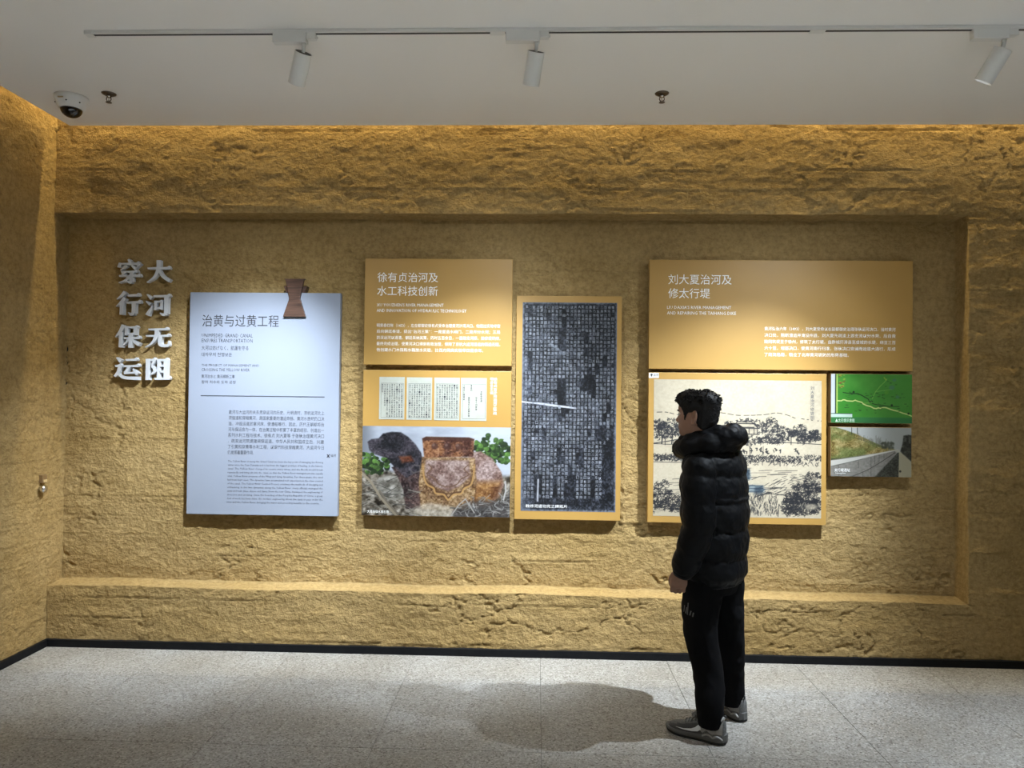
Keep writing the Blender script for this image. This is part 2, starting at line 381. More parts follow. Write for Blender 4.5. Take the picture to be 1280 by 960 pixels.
def track_spot(x, y, beam, power, label, grp='spotlights on the ceiling track', radius=0.022, size=60, blend=1.0, spill=0.0):
    beam = np.array(beam, float); beam /= np.linalg.norm(beam)
    t = thing('track_spotlight', label, 'spotlight', (x, y, H - 0.016), grp)
    v, f = box(x - 0.150, x + 0.010, y - 0.019, y + 0.019, H - 0.062, H - 0.014); o = mesh('driver_box', v, f, M_WHITEMETAL, t); bevel(o, 0.003)
    v, f = box(x + 0.010, x + 0.052, y - 0.016, y + 0.016, H - 0.045, H - 0.014); o = mesh('adapter', v, f, M_WHITEMETAL, t); bevel(o, 0.003)
    v, f = box(x + 0.036, x + 0.060, y - 0.006, y + 0.006, H - 0.040, H - 0.030); mesh('latch', v, f, M_WHITEMETAL, t)
    piv = np.array([x - 0.005, y, H - 0.098])
    v, f = tube([(piv[0], piv[1], H - 0.06), (piv[0], piv[1], H - 0.075), piv + beam * 0.02], [0.011, 0.009, 0.008], 12); mesh('swivel', v, f, M_WHITEMETAL, t, True)
    R_, L_ = 0.040, 0.150
    c = piv + beam * 0.006
    v, f = lathe([(R_ - 0.003, 0.004), (R_, 0.0), (R_, L_), (R_ - 0.003, L_), (R_ - 0.004, L_ - 0.055), (R_ - 0.004, 0.012)], c, beam, 32)
    f = f[:-2]
    h = mesh('lamp_body', v, f, M_WHITEMETAL, t); h.data.polygons.foreach_set('use_smooth', np.ones(len(f), bool))
    m = h.modifiers.new('es', 'EDGE_SPLIT'); m.split_angle = math.radians(40)
    v, f = lathe([(R_ - 0.0045, 0.001), (R_ - 0.0045, 0.012)], c, beam, 32); mesh('vented_top', v, f, M_DARKVENT, h)
    v, f = lathe([(R_ - 0.0045, L_ - 0.062), (R_ - 0.0045, L_ - 0.058)], c, beam, 32); mesh('lens', v, f, M_LENS, h)
    l = bpy.data.lights.new('spot', 'SPOT'); l.energy = power; l.spot_size = math.radians(size); l.spot_blend = blend
    l.shadow_soft_size = radius; l.color = (0.80, 0.905, 1.0)
    lo = bpy.data.objects.new('spot', l); COL.objects.link(lo); lo.parent = t
    p = c + beam * (L_ + 0.028) - np.array(ORG[t.name]); lo.location = p
    lo.rotation_euler = Vector(beam).to_track_quat('-Z', 'Y').to_euler()
    if spill:      # weaker, wider spill of the reflector around the beam
        for nm, sz, k in (('spill_inner', 88, spill * 2.6), ('spill_outer', 122, spill)):
            l2 = bpy.data.lights.new(nm, 'SPOT'); l2.energy = power * k; l2.spot_size = math.radians(sz); l2.spot_blend = 1.0
            l2.shadow_soft_size = radius; l2.color = l.color
            lo2 = bpy.data.objects.new(nm, l2); COL.objects.link(lo2); lo2.parent = t; lo2.location = p; lo2.rotation_euler = lo.rotation_euler
    return t
track_spot(-1.112, TRY, (-0.46, 0.60, -1.0), SPOT_W[0], 'white cylinder spotlight on the track above the white text board', spill=0.028)
track_spot(-0.012, TRY, (-0.19, 0.60, -1.0), SPOT_W[1], 'white cylinder spotlight at the middle of the ceiling track', spill=0.05)
track_spot(2.128, TRY, (-0.42, 0.505, -1.0), SPOT_W[2], 'white cylinder spotlight at the right end, tilted left with its lit rim showing', spill=0.05)
track_spot(3.45, TRY, (-0.22, -0.10, -1.0), 420.0, 'added unseen fill spotlight on the track, past the right edge of the view')  # extra lamp out of view, added to brighten the right-hand floor
# unseen second track above the viewer, added so its lamps lift the ceiling
t = thing('lighting_track', 'added second white ceiling track above the viewer, unseen, for the fill spotlights', 'lighting track', (0, 0.1, H))
v, f = box(-2.15, 3.9, 0.082, 0.118, H - 0.016, H); o = mesh('rail', v, f, M_WHITEMETAL, t)
for i, x in enumerate((-1.6, 0.6, 2.8)):
    track_spot(x, 0.1, (0.0, -0.05, -1.0), FILL_SPOT_W, 'added unseen fill spotlight of the second track, number %s from the left wall' % ('one', 'two', 'three')[i], 'added fill spotlights out of view', size=96, blend=1.0)

# ------------------------------------------------------------------ ceiling fittings
def sprinkler(x, y, label):
    t = thing('sprinkler_head', label, 'sprinkler', (x, y, H), 'ceiling sprinklers')
    v, f = lathe([(0.040, 0.0), (0.038, -0.004), (0.022, -0.012), (0.016, -0.008)], (x, y, H), (0, 0, 1), 24); mesh('escutcheon', v, f, M_BRONZE, t, True)
    v, f = tube([(x, y, H - 0.006), (x, y, H - 0.022)], 0.010, 12); mesh('stem', v, f, M_CHROME, t, True)
    for s in (-1, 1):
        v, f = tube([(x + s * 0.010, y, H - 0.02), (x + s * 0.014, y, H - 0.034), (x + s * 0.004, y, H - 0.05)], 0.003, 8); mesh('frame_arm', v, f, M_BRONZE, t, True)
    v, f = tube([(x, y, H - 0.022), (x, y, H - 0.046)], 0.0028, 8); mesh('glass_bulb', v, f, M_CHROME, t, True)
    v, f = lathe([(0.004, -0.048), (0.016, -0.050), (0.017, -0.053), (0.004, -0.054)], (x, y, H), (0, 0, 1), 20); mesh('deflector', v, f, M_BRONZE, t, True)
sprinkler(-2.483, 4.10, 'small metal sprinkler head in the ceiling beside the dome camera')
sprinkler(0.690, 4.12, 'small metal sprinkler head in the ceiling away from the dome camera')
cx, cy = -2.735, 4.15
t = thing('dome_camera', 'white dome security camera with smoked glass in the ceiling corner', 'security camera', (cx, cy, H))
v, f = lathe([(0.090, 0.0), (0.090, -0.010), (0.086, -0.016), (0.072, -0.060), (0.062, -0.072), (0.050, -0.074)], (cx, cy, H), (0, 0, 1), 40); mesh('housing', v, f, M_DOMEWHITE, t, True)
v, f = lathe([(0.058 * math.cos(a), -0.070 - 0.050 * math.sin(a)) for a in np.linspace(0, math.pi / 2, 10)], (cx, cy, H), (0, 0, 1), 32); dm = mesh('smoked_dome', v, f, M_DOME, t, True)
v, f = box(cx - 0.028, cx + 0.004, cy - 0.0835, cy - 0.079, H - 0.034, H - 0.026); o = mesh('name_plate', v, f, mat('tan_plate', (0.45, 0.36, 0.2), 0.5), t)
for a in (-0.9, 0.25, 1.1):
    v, f = lathe([(0.004, 0), (0.004, 0.004), (0.002, 0.0045)], (cx + 0.080 * math.sin(a), cy - 0.080 * math.cos(a), H - 0.046), (math.sin(a), -math.cos(a), -0.4), 10); mesh('screw', v, f, M_TRACKSLOT, t)

# ------------------------------------------------------------------ wall title: eight raised characters
def stroke(pts, wid):
    """tapered stroke polygon in character units (y down)"""
    P = catmull(pts, 6) if len(pts) > 2 else np.array([np.array(pts[0]) * (1 - k / 4) + np.array(pts[1]) * k / 4 for k in range(5)], float)
    W = np.interp(np.linspace(0, 1, len(P)), np.linspace(0, 1, len(wid)), wid)
    Lf, Rt = [], []
    for i in range(len(P)):
        d = P[min(i + 1, len(P) - 1)] - P[max(i - 1, 0)]; d = d / np.linalg.norm(d); n = np.array([-d[1], d[0]])
        Lf.append(P[i] + n * W[i] / 2); Rt.append(P[i] - n * W[i] / 2)
    return Lf, Rt
def Hs(x0, y, x1, w=8): return ('q', [(x0, y - w * .35), (x1 - 12, y - w * .55 - 1), (x1 - 5, y - w * 1.25 - 1), (x1, y - w * .2), (x1 - 3, y + w * .5), (x0 + 2, y + w * .65)])
def Vs(x, y0, y1, w=13): return ('s', [(x, y0), (x, (y0 + y1) / 2), (x - .5, y1)], [w * 1.12, w * .95, w])
def S(pts, wid): return ('s', pts, wid)
GLYPH = {
 '大': [Hs(4, 36, 98), S([(50, 2), (49, 40), (34, 74), (3, 97)], [17, 15, 11, 3]), S([(52, 40), (66, 68), (97, 90)], [6, 13, 14])],
 '河': [S([(6, 7), (24, 24)], [4, 15]), S([(2, 36), (20, 50)], [4, 14]), S([(8, 97), (16, 80), (28, 54)], [16, 11, 2]), Hs(32, 14, 99), Vs(83, 12, 90, 16), S([(84, 90), (70, 95), (58, 86)], [14, 9, 2]), Vs(41, 34, 74, 10), Hs(41, 38, 70, 6), Vs(64, 34, 72, 10), Hs(41, 66, 66, 6)],
 '无': [Hs(12, 14, 90), Hs(3, 44, 97), S([(46, 14), (43, 48), (28, 78), (2, 98)], [16, 14, 9, 3]), S([(60, 46), (58, 74), (64, 88), (84, 90)], [14, 14, 14, 13]), S([(84, 92), (92, 86), (93, 66)], [11, 10, 2])],
 '阻': [Vs(11, 6, 98, 16), Hs(11, 11, 42, 8), S([(38, 10), (27, 36)], [12, 7]), S([(27, 36), (41, 56), (26, 74)], [7, 15, 4]), Vs(55, 6, 90, 13), Hs(55, 11, 92, 8), Vs(83, 8, 90, 15), Hs(58, 36, 82, 7), Hs(58, 62, 82, 7), Hs(38, 91, 101, 9)],
 '穿': [S([(45, 0), (55, 14)], [7, 14]), S([(10, 14), (8, 34)], [6, 15]), Hs(10, 19, 92, 8), S([(94, 16), (82, 33)], [12, 3]), S([(40, 24), (14, 46)], [12, 3]), S([(58, 25), (78, 40)], [6, 14]), Hs(16, 52, 86, 7), S([(28, 50), (24, 67)], [13, 9]), Hs(8, 69, 98, 8), Vs(60, 50, 93, 15), S([(60, 93), (50, 97), (40, 90)], [13, 8, 2]), S([(54, 70), (36, 88), (8, 99)], [13, 9, 3])],
 '行': [S([(36, 3), (22, 20), (4, 34)], [15, 11, 3]), S([(36, 28), (20, 48), (2, 64)], [15, 12, 3]), Vs(24, 46, 98, 15), Hs(46, 17, 94), Hs(40, 46, 100), Vs(72, 46, 92, 16), S([(72, 92), (60, 97), (50, 88)], [14, 9, 2])],
 '保': [S([(34, 2), (20, 30), (2, 54)], [17, 13, 3]), Vs(24, 32, 98, 15), Vs(46, 6, 46, 12), Hs(46, 11, 92, 7), Vs(81, 6, 44, 13), Hs(46, 39, 84, 7), Hs(36, 57, 101), Vs(63, 40, 99, 15), S([(58, 60), (34, 90)], [12, 3]), S([(68, 60), (80, 74), (99, 86)], [5, 12, 14])],
 '运': [Hs(44, 13, 92), Hs(36, 40, 100), S([(60, 42), (52, 58), (42, 70)], [13, 11, 9]), S([(40, 70), (66, 70), (88, 66)], [11, 8, 8]), S([(74, 52), (93, 76)], [5, 16]), S([(9, 4), (27, 20)], [4, 16]), Hs(4, 40, 30, 8), S([(23, 38), (20, 54), (16, 68)], [13, 12, 10]), S([(16, 68), (3, 86)], [12, 10]), S([(14, 74), (40, 90), (98, 93)], [5, 12, 15])],
}
def character(ch, x0, x1, z0, z1, label):
    back = D + REC - 0.012; front = back - 0.034; parts = []
    mp = lambda p, y: (x0 + (x1 - x0) * p[0] / 100.0, y, z1 - (z1 - z0) * p[1] / 100.0)
    for k, s in enumerate(GLYPH[ch]):
        fr = front - 0.0004 * (k % 4)
        if s[0] == 'q':
            q = s[1]; n = len(q); V = [mp(p, fr) for p in q] + [mp(p, back) for p in q]
            Fc = [tuple(range(n))] + [tuple(range(2 * n - 1, n - 1, -1))] + [(i, i + n, (i + 1) % n + n, (i + 1) % n) for i in range(n)]
        else:
            Lf, Rt = stroke(s[1], s[2]); n = len(Lf); V = [mp(p, fr) for p in Lf] + [mp(p, fr) for p in Rt] + [mp(p, back) for p in Lf] + [mp(p, back) for p in Rt]; Fc = []
            for i in range(n - 1):
                Fc += [(i, i + 1, n + i + 1, n + i), (2 * n + i, 3 * n + i, 3 * n + i + 1, 2 * n + i + 1), (i, 2 * n + i, 2 * n + i + 1, i + 1), (n + i, n + i + 1, 3 * n + i + 1, 3 * n + i)]
            Fc += [(0, n, 3 * n, 2 * n), (n - 1, 3 * n - 1, 4 * n - 1, 2 * n - 1)]
        parts.append((V, Fc))
    V, Fc = join(parts)
    o = mesh('wall_character', V, Fc, M_LETTER, None, False, ((x0 + x1) / 2, back, z0))
    import bmesh
    bm = bmesh.new(); bm.from_mesh(o.data); bmesh.ops.recalc_face_normals(bm, faces=bm.faces); bm.to_mesh(o.data); bm.free()
    tag(o, label, 'letter', 'raised white title characters')
pos = {'大': (-2.632, -2.465, 2.403, 2.561), '河': (-2.634, -2.462, 2.182, 2.338), '无': (-2.632, -2.458, 1.968, 2.113), '阻': (-2.628, -2.458, 1.748, 1.903),
       '穿': (-2.832, -2.666, 2.402, 2.563), '行': (-2.837, -2.664, 2.186, 2.347), '保': (-2.838, -2.668, 1.966, 2.121), '运': (-2.840, -2.667, 1.751, 1.906)}
where = {'大': 'top of the right column', '河': 'second down the right column', '无': 'third down the right column', '阻': 'bottom of the right column',
         '穿': 'top of the left column', '行': 'second down the left column', '保': 'third down the left column', '运': 'bottom of the left column'}
for ch, p in pos.items(): character(ch, *p, 'raised white wall character %s, %s' % (ch, where[ch]))

# ------------------------------------------------------------------ lettering helper
def text_mesh(body, res=2, offset=0.0, spacing=1.0):
    c = bpy.data.curves.new('lettering', 'FONT'); c.body = body; c.resolution_u = res; c.offset = offset; c.space_character = spacing
    o = bpy.data.objects.new('lettering', c); COL.objects.link(o)
    dg = bpy.context.evaluated_depsgraph_get(); me = bpy.data.meshes.new_from_object(o.evaluated_get(dg))
    n = len(me.vertices); co = np.zeros(n * 3); me.vertices.foreach_get('co', co); co = co.reshape(-1, 3)[:, :2]
    faces = [tuple(p.vertices) for p in me.polygons]
    bpy.data.objects.remove(o); bpy.data.curves.remove(c); bpy.data.meshes.remove(me)
    return co, faces
def fit(co, r):
    x0, x1, z0, z1 = r; a = co.min(0); b_ = co.max(0); s = np.maximum(b_ - a, 1e-6)
    return np.stack([x0 + (co[:, 0] - a[0]) / s[0] * (x1 - x0), z0 + (co[:, 1] - a[1]) / s[1] * (z1 - z0)], -1)
TEXT_Y = F - 0.0008
def text(name, body, r, m, parent, y=None, offset=0.0, res=2):
    co, faces = text_mesh(body, res, offset); co = fit(co, r); y = TEXT_Y if y is None else y
    return mesh(name, np.column_stack([co[:, 0], np.full(len(co), y), co[:, 1]]), faces, m, parent)
def lines(name, rows, x0, x1, ztop, pitch, h, m, parent, last=None, offset=0.0, dx=0.0, res=1):
    parts = []
    for i, s in enumerate(rows):
        xe_ = x1 if (last is None or i < len(rows) - 1) else last
        co, faces = text_mesh(s, res, offset); co = fit(co, (x0 + dx * i, xe_, ztop - i * pitch - h, ztop - i * pitch))
        parts.append((np.column_stack([co[:, 0], np.full(len(co), TEXT_Y), co[:, 1]]), faces))
    V, Fc = join(parts); return mesh(name, V, Fc, m, parent)
def vertical(name, s, r, m, parent, y=None, offset=0.0):
    x0, x1, z0, z1 = r; n = len(s); parts = []; st_ = (z1 - z0) / n
    for i, ch in enumerate(s):
        if ch == ' ': continue
        co, faces = text_mesh(ch, 1, offset); a = z1 - i * st_
        co = fit(co, (x0, x1, a - st_ * 0.9, a - 0.02 * st_))
        parts.append((np.column_stack([co[:, 0], np.full(len(co), TEXT_Y if y is None else y), co[:, 1]]), faces))
    V, Fc = join(parts); return mesh(name, V, Fc, m, parent)
def quad(name, r, m, parent, y=None):
    x0, x1, z0, z1 = r; y = TEXT_Y if y is None else y
    return mesh(name, [(x0, y, z0), (x1, y, z0), (x1, y, z1), (x0, y, z1)], [(0, 1, 2, 3)], m, parent)
def board(name, label, r, m, cat='display board', edge=None):
    x0, x1, z0, z1 = r; t = thing(name, label, cat, ((x0 + x1) / 2, D + REC - 0.016, z0), 'boards hung in the wall recess')
    v, f = box(x0, x1, F, D + REC - 0.016, z0, z1); o = mesh('board', v, f, m, t); bevel(o, 0.0025)
    return t

# ------------------------------------------------------------------ white text board
t = board('text_board', 'tall white board printed with black text below a wooden ornament', (-2.322, -1.308, 0.862, 2.341), M_BOARDWHITE)
text('title_text', '治黄与过黄工程', (-2.236, -1.719, 2.112, 2.191), M_INK, t)
lines('english_subtitle', ['UNIMPEDED GRAND CANAL', 'ENSURES TRANSPORTATION'], -2.237, -1.893, 2.065, 0.034, 0.024, M_INK, t)
text('japanese_subtitle', '大河は妨げなく、航運を守る', (-2.238, -1.921, 1.955, 1.985), M_INK, t)
text('korean_subtitle', '대하무저 천행보운', (-2.237, -2.031, 1.912, 1.939), M_INK, t)
lines('english_subtitle', ['THE PROJECT OF MANAGEMENT AND', 'CROSSING THE YELLOW RIVER'], -2.236, -1.846, 1.862, 0.028, 0.0195, M_INK, t, last=-1.91)
text('japanese_subtitle', '黄河治水と 黄河横断工事', (-2.235, -2.010, 1.768, 1.792), M_INK, t)
text('korean_subtitle', '황하 치수와 도하 공정', (-2.234, -2.004, 1.731, 1.753), M_INK, t)
quad('rule_line', (-2.238, -1.404, 1.6475, 1.6535), M_INKGREY, t)
lines('chinese_text', ['黄河与大运河的关系贯穿运河的历史。元明清时，京杭运河北上',
 '须借道和穿越黄河，是国家重要的漕运命脉。黄河水患频仍口决', '溢，冲毁运道淤塞河床，使漕船难行。因此，历代王朝都将治',
 '河与保运合为一体，在治黄过程中积累了丰富的经验，创造出一', '系列水利工程与技术。徐有贞 刘大夏等 于张秋治理黄河决口',
 '，疏浚运河筑堤建闸保运道。中华人民共和国成立后，兴建', '了引黄和穿黄等水利工程，以现代科技穿越黄河，大运河今日', '仍发挥着重要作用。'],
 -2.046, -1.404, 1.557, 0.0382, 0.0275, M_INKGREY, t, last=-1.872, dx=-0.0005)
lines('english_text', ['The Yellow River crossing the Grand Canal has been the key point of managing the flowing',
 'water since the Yuan Dynasty and it has been the biggest problem of hauling. In the history,',
 'canal. The Yellow River changed its course many times, and the floods would break',
 'repeatedly and bring silt into the canal, so that the Yellow River management was equally',
 'vital. Yellow River projects of the Ming and Qing dynasties. For these years, the canal',
 'had been kept open. The dynasties have accumulated rich experience in the river control',
 'of the canal. The Yellow River Control Project combines the methods of dredging and',
 'embanking. In the two dynasties, along the Yellow River, many officials managed the',
 'canal and built dikes, sluices and dams. From the new China, developed the engineering of',
 'diversion and crossing. Since the founding of the People\'s Republic of China, a great',
 'deal of work has been done, the modern engineering allows the canal to pass under the',
 'river and the Yellow River, bringing the water and providing benefits to the country.'],
 -2.046, -1.407, 1.224, 0.02465, 0.0165, M_INKGREY, t, last=-1.429, dx=-0.0003)
lg = text('logo_text', '运河', (-1.358, -1.322, 1.255, 1.272), M_INK, t)
mesh('logo_mark', [(-1.384, TEXT_Y, 1.270), (-1.378, TEXT_Y, 1.272), (-1.362, TEXT_Y, 1.250), (-1.368, TEXT_Y, 1.248), (-1.366, TEXT_Y, 1.273), (-1.361, TEXT_Y, 1.271), (-1.380, TEXT_Y, 1.249), (-1.384, TEXT_Y, 1.252)], [(0, 3, 2, 1), (4, 5, 6, 7)], M_INK, t)

# wooden ornament hooked over the top edge of the board
def prism(outline, y0, y1):
    n = len(outline); V = [(x, y0, z) for x, z in outline] + [(x, y1, z) for x, z in outline]
    return V, [tuple(range(n)), tuple(range(2 * n - 1, n - 1, -1))] + [(i, i + n, (i + 1) % n + n, (i + 1) % n) for i in range(n)]
cxo = -1.610
t = thing('wooden_ornament', 'dark walnut hourglass-shaped ornament fixed over the top edge of the white board', 'ornament', (cxo, F, 2.18))
def out(pts): return [(cxo + x, z) for x, z in pts]
v, f = prism(out([(-0.075, 2.180), (0.075, 2.180), (0.074, 2.187), (0.036, 2.300), (0.036, 2.306), (0.060, 2.425), (0.073, 2.432), (-0.075, 2.432), (-0.062, 2.425), (-0.036, 2.306), (-0.036, 2.300), (-0.074, 2.187)]), F - 0.020, F - 0.0005)
o = mesh('front_plate', v, f, M_WOOD, t); bevel(o, 0.0015)
v, f = prism(out([(-0.080, 2.386), (-0.062, 2.343), (0.062, 2.343), (0.078, 2.386)]), F - 0.0004, F + 0.050)
o = mesh('back_block', v, f, M_WOOD, t); bevel(o, 0.0015)

# ------------------------------------------------------------------ ochre heading boards
t = board('heading_board', 'ochre board with white text headed 徐有贞治河, above the stone beast picture', (-1.147, -0.165, 1.868, 2.573), M_ORANGE)
lines('title_text', ['徐有贞治河及', '水工科技创新'], -1.062, -0.659, 2.481, 0.090, 0.064, M_WHITEINK, t, res=2)
lines('english_subtitle', ["XU YOUZHEN'S RIVER MANAGEMENT", 'AND INNOVATION OF HYDRAULIC TECHNOLOGY'], -1.064, -0.62, 2.276, 0.037, 0.021, M_WHITEINK, t, last=-0.468)
lines('chinese_text', ['明景泰四年（1453），左佥都御史徐有贞受命治理黄河沙湾决口。他经过实地考察',
 '后向朝廷奏请，提出“治河三策”：一是置造水闸门，二是开分水河；三是', '挑深运河以通漕。朝廷采纳其策，历时五百余日，一面疏浚河渠，兼修堤坝闸，',
 '最终完成治理，使黄河决口得到有效治理，保障了京杭大运河漕运的畅通无阻，', '他创建水门木筏和水箱放水实验，比西方同类实验早四百余年。'],
 -1.062, -0.243, 2.142, 0.0405, 0.0245, M_WHITEINK, t, last=-0.354)
t = board('heading_board', 'wide ochre board with white text headed 刘大夏治河, above the river drawing', (0.730, 2.426, 1.859, 2.574), M_ORANGE)
lines('title_text', ['刘大夏治河及', '修太行堤'], 0.854, 1.264, 2.478, 0.091, 0.065, M_WHITEINK, t, last=1.125, res=2)
lines('english_subtitle', ["LIU DAXIA'S RIVER MANAGEMENT", 'AND REPAIRING THE TAIHANG DIKE'], 0.847, 1.262, 2.273, 0.037, 0.021, M_WHITEINK, t, last=1.294)
lines('chinese_text', ['黄河弘治六年（1493），刘大夏受命以右副都御史治理张秋运河决口。当时黄河',
 '决口处，阻断漕运并淹没州县，刘大夏先疏浚上游支流以分水势。后自黄', '陵冈筑堤至于徐州，修筑了太行堤，自胙城历滑县至虞城的长堤，绵亘三百',
 '六十里，堵塞决口，使黄河南行归淮，张秋决口安澜而运道大通行，形成', '了南流格局，确立了北岸黄河堤防的形势基础。'],
 1.478, 2.316, 2.140, 0.0421, 0.0250, M_WHITEINK, t, last=2.019)

# ------------------------------------------------------------------ raster helpers for the printed pictures
class Raster:
    def __init__(s, wpx, hpx, aspect):
        s.w, s.h = wpx, hpx; s.X, s.Y = np.meshgrid((np.arange(wpx) + .5) / wpx, (np.arange(hpx) + .5) / hpx)   # y down, 0..1
        s.a = aspect; s.img = np.zeros((hpx, wpx, 3))
    def fill(s, c): s.img[:] = c
    def blend(s, m, c):
        m = np.clip(m, 0, 1)[..., None]; s.img = s.img * (1 - m) + np.asarray(c, float) * m
    def poly(s, pts, soft=0.004):
        x, y = s.X, s.Y; ins = np.zeros(x.shape, bool); n = len(pts); dmin = np.full(x.shape, 9.)
        for i in range(n):
            (x0, y0), (x1, y1) = pts[i], pts[(i + 1) % n]
            c = ((y0 > y) != (y1 > y)) & (x < (x1 - x0) * (y - y0) / ((y1 - y0) + 1e-12) + x0); ins ^= c
            dmin = np.minimum(dmin, s.segd(x0, y0, x1, y1))
        sd = np.where(ins, dmin, -dmin); return sstep(-soft, soft, sd)
    def segd(s, x0, y0, x1, y1):
        a = s.a; px, py = (s.X - x0) * a, s.Y - y0; vx, vy = (x1 - x0) * a, y1 - y0
        t = np.clip((px * vx + py * vy) / (vx * vx + vy * vy + 1e-12), 0, 1); return np.hypot(px - t * vx, py - t * vy)
    def line(s, pts, wd, c, al=1.0):
        """ink line; wd in fractions of the picture height; works in a local window"""
        for (x0, y0), (x1, y1) in zip(pts[:-1], pts[1:]):
            m = wd + 2.0 / s.h
            i0 = max(int((min(y0, y1) - m) * s.h), 0); i1 = min(int((max(y0, y1) + m) * s.h) + 2, s.h)
            j0 = max(int((min(x0, x1) - m / s.a) * s.w), 0); j1 = min(int((max(x0, x1) + m / s.a) * s.w) + 2, s.w)
            if i0 >= i1 or j0 >= j1: continue
            px = (s.X[i0:i1, j0:j1] - x0) * s.a; py = s.Y[i0:i1, j0:j1] - y0; vx, vy = (x1 - x0) * s.a, y1 - y0
            t = np.clip((px * vx + py * vy) / (vx * vx + vy * vy + 1e-12), 0, 1); d = np.hypot(px - t * vx, py - t * vy)
            k = (al * (1 - sstep(wd / 2 - .5 / s.h, wd / 2 + .7 / s.h, d)))[..., None]
            s.img[i0:i1, j0:j1] = s.img[i0:i1, j0:j1] * (1 - k) + np.asarray(c, float) * k
    def put(s, name, r, parent, y=None):
        x0, x1, z0, z1 = r; y = TEXT_Y if y is None else y
        gx = np.linspace(x0, x1, s.w); gz = np.linspace(z1, z0, s.h); GX, GZ = np.meshgrid(gx, gz)
        return gridmesh(name, np.stack([GX, np.full(GX.shape, y), GZ], -1), M_PRINT, parent, flip=True, colors=lin(s.img) * 0.64, smooth=False)
def n2(r, fx, fy, o=4, s=0): return fbm(r.X * fx, r.Y * fy, o, s)
R_ = random.Random(11)

# ------------------------------------------------------------------ board with book pages and the stone beast photograph
t = board('picture_board', 'ochre board with four old book pages above a photograph of a stone beast', (-1.148, -0.165, 0.872, 1.834), M_ORANGE)
PY = F - 0.0012
CH = '景泰四年冬十月都御史臣徐有貞言沙灣治河三策一置造水門二開分水河三挑深運河臣聞水之性可使順焉以導而不可使逆焉以堙'
rects = [(-1.039, -0.871, 1.508, 1.788), (-0.857, -0.689, 1.507, 1.787), (-0.674, -0.506, 1.506, 1.787), (-0.499, -0.328, 1.505, 1.787)]
for k, (x0, x1, z0, z1) in enumerate(rects):
    v, f = box(x0, x1, PY - 0.0006, F - 0.0002, z0, z1); pg = mesh('book_page', v, f, M_PAGE, t)
    fy = PY - 0.0009
    parts = []
    for (a, b_, c, d) in ((x0 + .012, x1 - .008, z1 - .042, z1 - .0405), (x0 + .012, x1 - .008, z0 + .012, z0 + .0135), (x0 + .012, x0 + .0133, z0 + .012, z1 - .041), (x1 - .0093, x1 - .008, z0 + .012, z1 - .041)):
        parts.append(([(a, fy, c), (b_, fy, c), (b_, fy, d), (a, fy, d)], [(0, 1, 2, 3)]))
    V, Fc = join(parts); mesh('page_border', V, Fc, M_INKGREY, pg)
    ncol = 9; cw = (x1 - x0 - 0.024) / ncol; parts = []; ci = k * 13
    for c in range(ncol):
        n = 15 if k < 3 else [7, 0, 9, 3, 0, 6, 0, 5, 0][c]
        if k == 0 and c in (0, 1): n = 10 - 6 * (1 - c)
        for q in range(n):
            co, faces = text_mesh(CH[ci % len(CH)], 1, 0.012); ci += 1
            xx = x0 + 0.014 + c * cw; zz = z1 - 0.046 - q * 0.0148 - (0.04 * (c % 3) if k == 3 else 0)
            if zz - 0.013 < z0 + 0.013: continue
            co = fit(co, (xx + cw * .12, xx + cw * .80, zz - 0.0125, zz))
            parts.append((np.column_stack([co[:, 0], np.full(len(co), fy), co[:, 1]]), faces))
    V, Fc = join(parts); mesh('page_text', V, Fc, M_INK, pg)['kind'] = 'stuff'
vertical('caption_text', '徐有贞言沙湾治河三策疏', (-0.284, -0.260, 1.544, 1.791), M_WHITEINK, t)
vertical('caption_text', '明经世文编', (-0.305, -0.287, 1.678, 1.791), M_WHITEINK, t)

r = Raster(372, 228, 1.70)
r.fill((178, 184, 196)); g = n2(r, 10, 14, 4, 1)
r.img += g[..., None] * 45; r.blend(sstep(.35, .9, r.X) * .5, (222, 226, 234)); r.blend(1 - sstep(0, .12, r.X), (120, 124, 132))
def leaves(cx, cy, sx, sy, n, seed):
    q = random.Random(seed)
    for i in range(n):
        x = cx + q.gauss(0, sx); y = cy + q.gauss(0, sy); rr = q.uniform(.014, .036); sh = q.random() ** 1.4
        d = np.hypot((r.X - x) * r.a / rr, (r.Y - y) / (rr * q.uniform(.7, 1.0)))
        base = np.array((20, 34, 16)) * (1 - sh) + np.array((96, 136, 60)) * sh
        r.blend((1 - sstep(.8, 1.05, d)) * .95, base); r.blend((1 - sstep(.3, .6, np.hypot((r.X - x + .006) * r.a / rr, (r.Y - y + .01) / rr))) * .4, base * 1.35 + 12)
# ground
gm = sstep(.50, .56, r.Y + .05 * n2(r, 7, 5, 3, 4) + .03 * (r.X < .3))
gcol = np.stack([105 + 0 * r.X, 96 + 0 * r.X, 84 + 0 * r.X], -1) + (n2(r, 34, 24, 4, 5) * 260)[..., None]
r.img = r.img * (1 - gm[..., None]) + gcol * gm[..., None]
leaves(.07, .43, .055, .05, 110, 3); leaves(.91, .27, .06, .07, 170, 5); leaves(.80, .22, .03, .03, 36, 6)
rock = r.poly([(.10, .60), (.17, .53), (.26, .56), (.31, .68), (.28, .80), (.18, .84), (.10, .74)], .02)
r.img = r.img * (1 - rock[..., None]) + (np.array((138, 133, 124)) + (n2(r, 26, 20, 4, 8) * 210)[..., None]) * rock[..., None]
def textured(pts, c0, c1, fx, fy, amp, seed, soft=.01):
    m = r.poly(pts, soft)[..., None]; k = np.clip(.5 + n2(r, fx, fy, 4, seed) * 3, 0, 1)[..., None]
    cc = np.asarray(c0, float) * (1 - k) + np.asarray(c1, float) * k + (n2(r, 90, 60, 3, seed + 40) * amp)[..., None]
    r.img = r.img * (1 - m) + cc * m
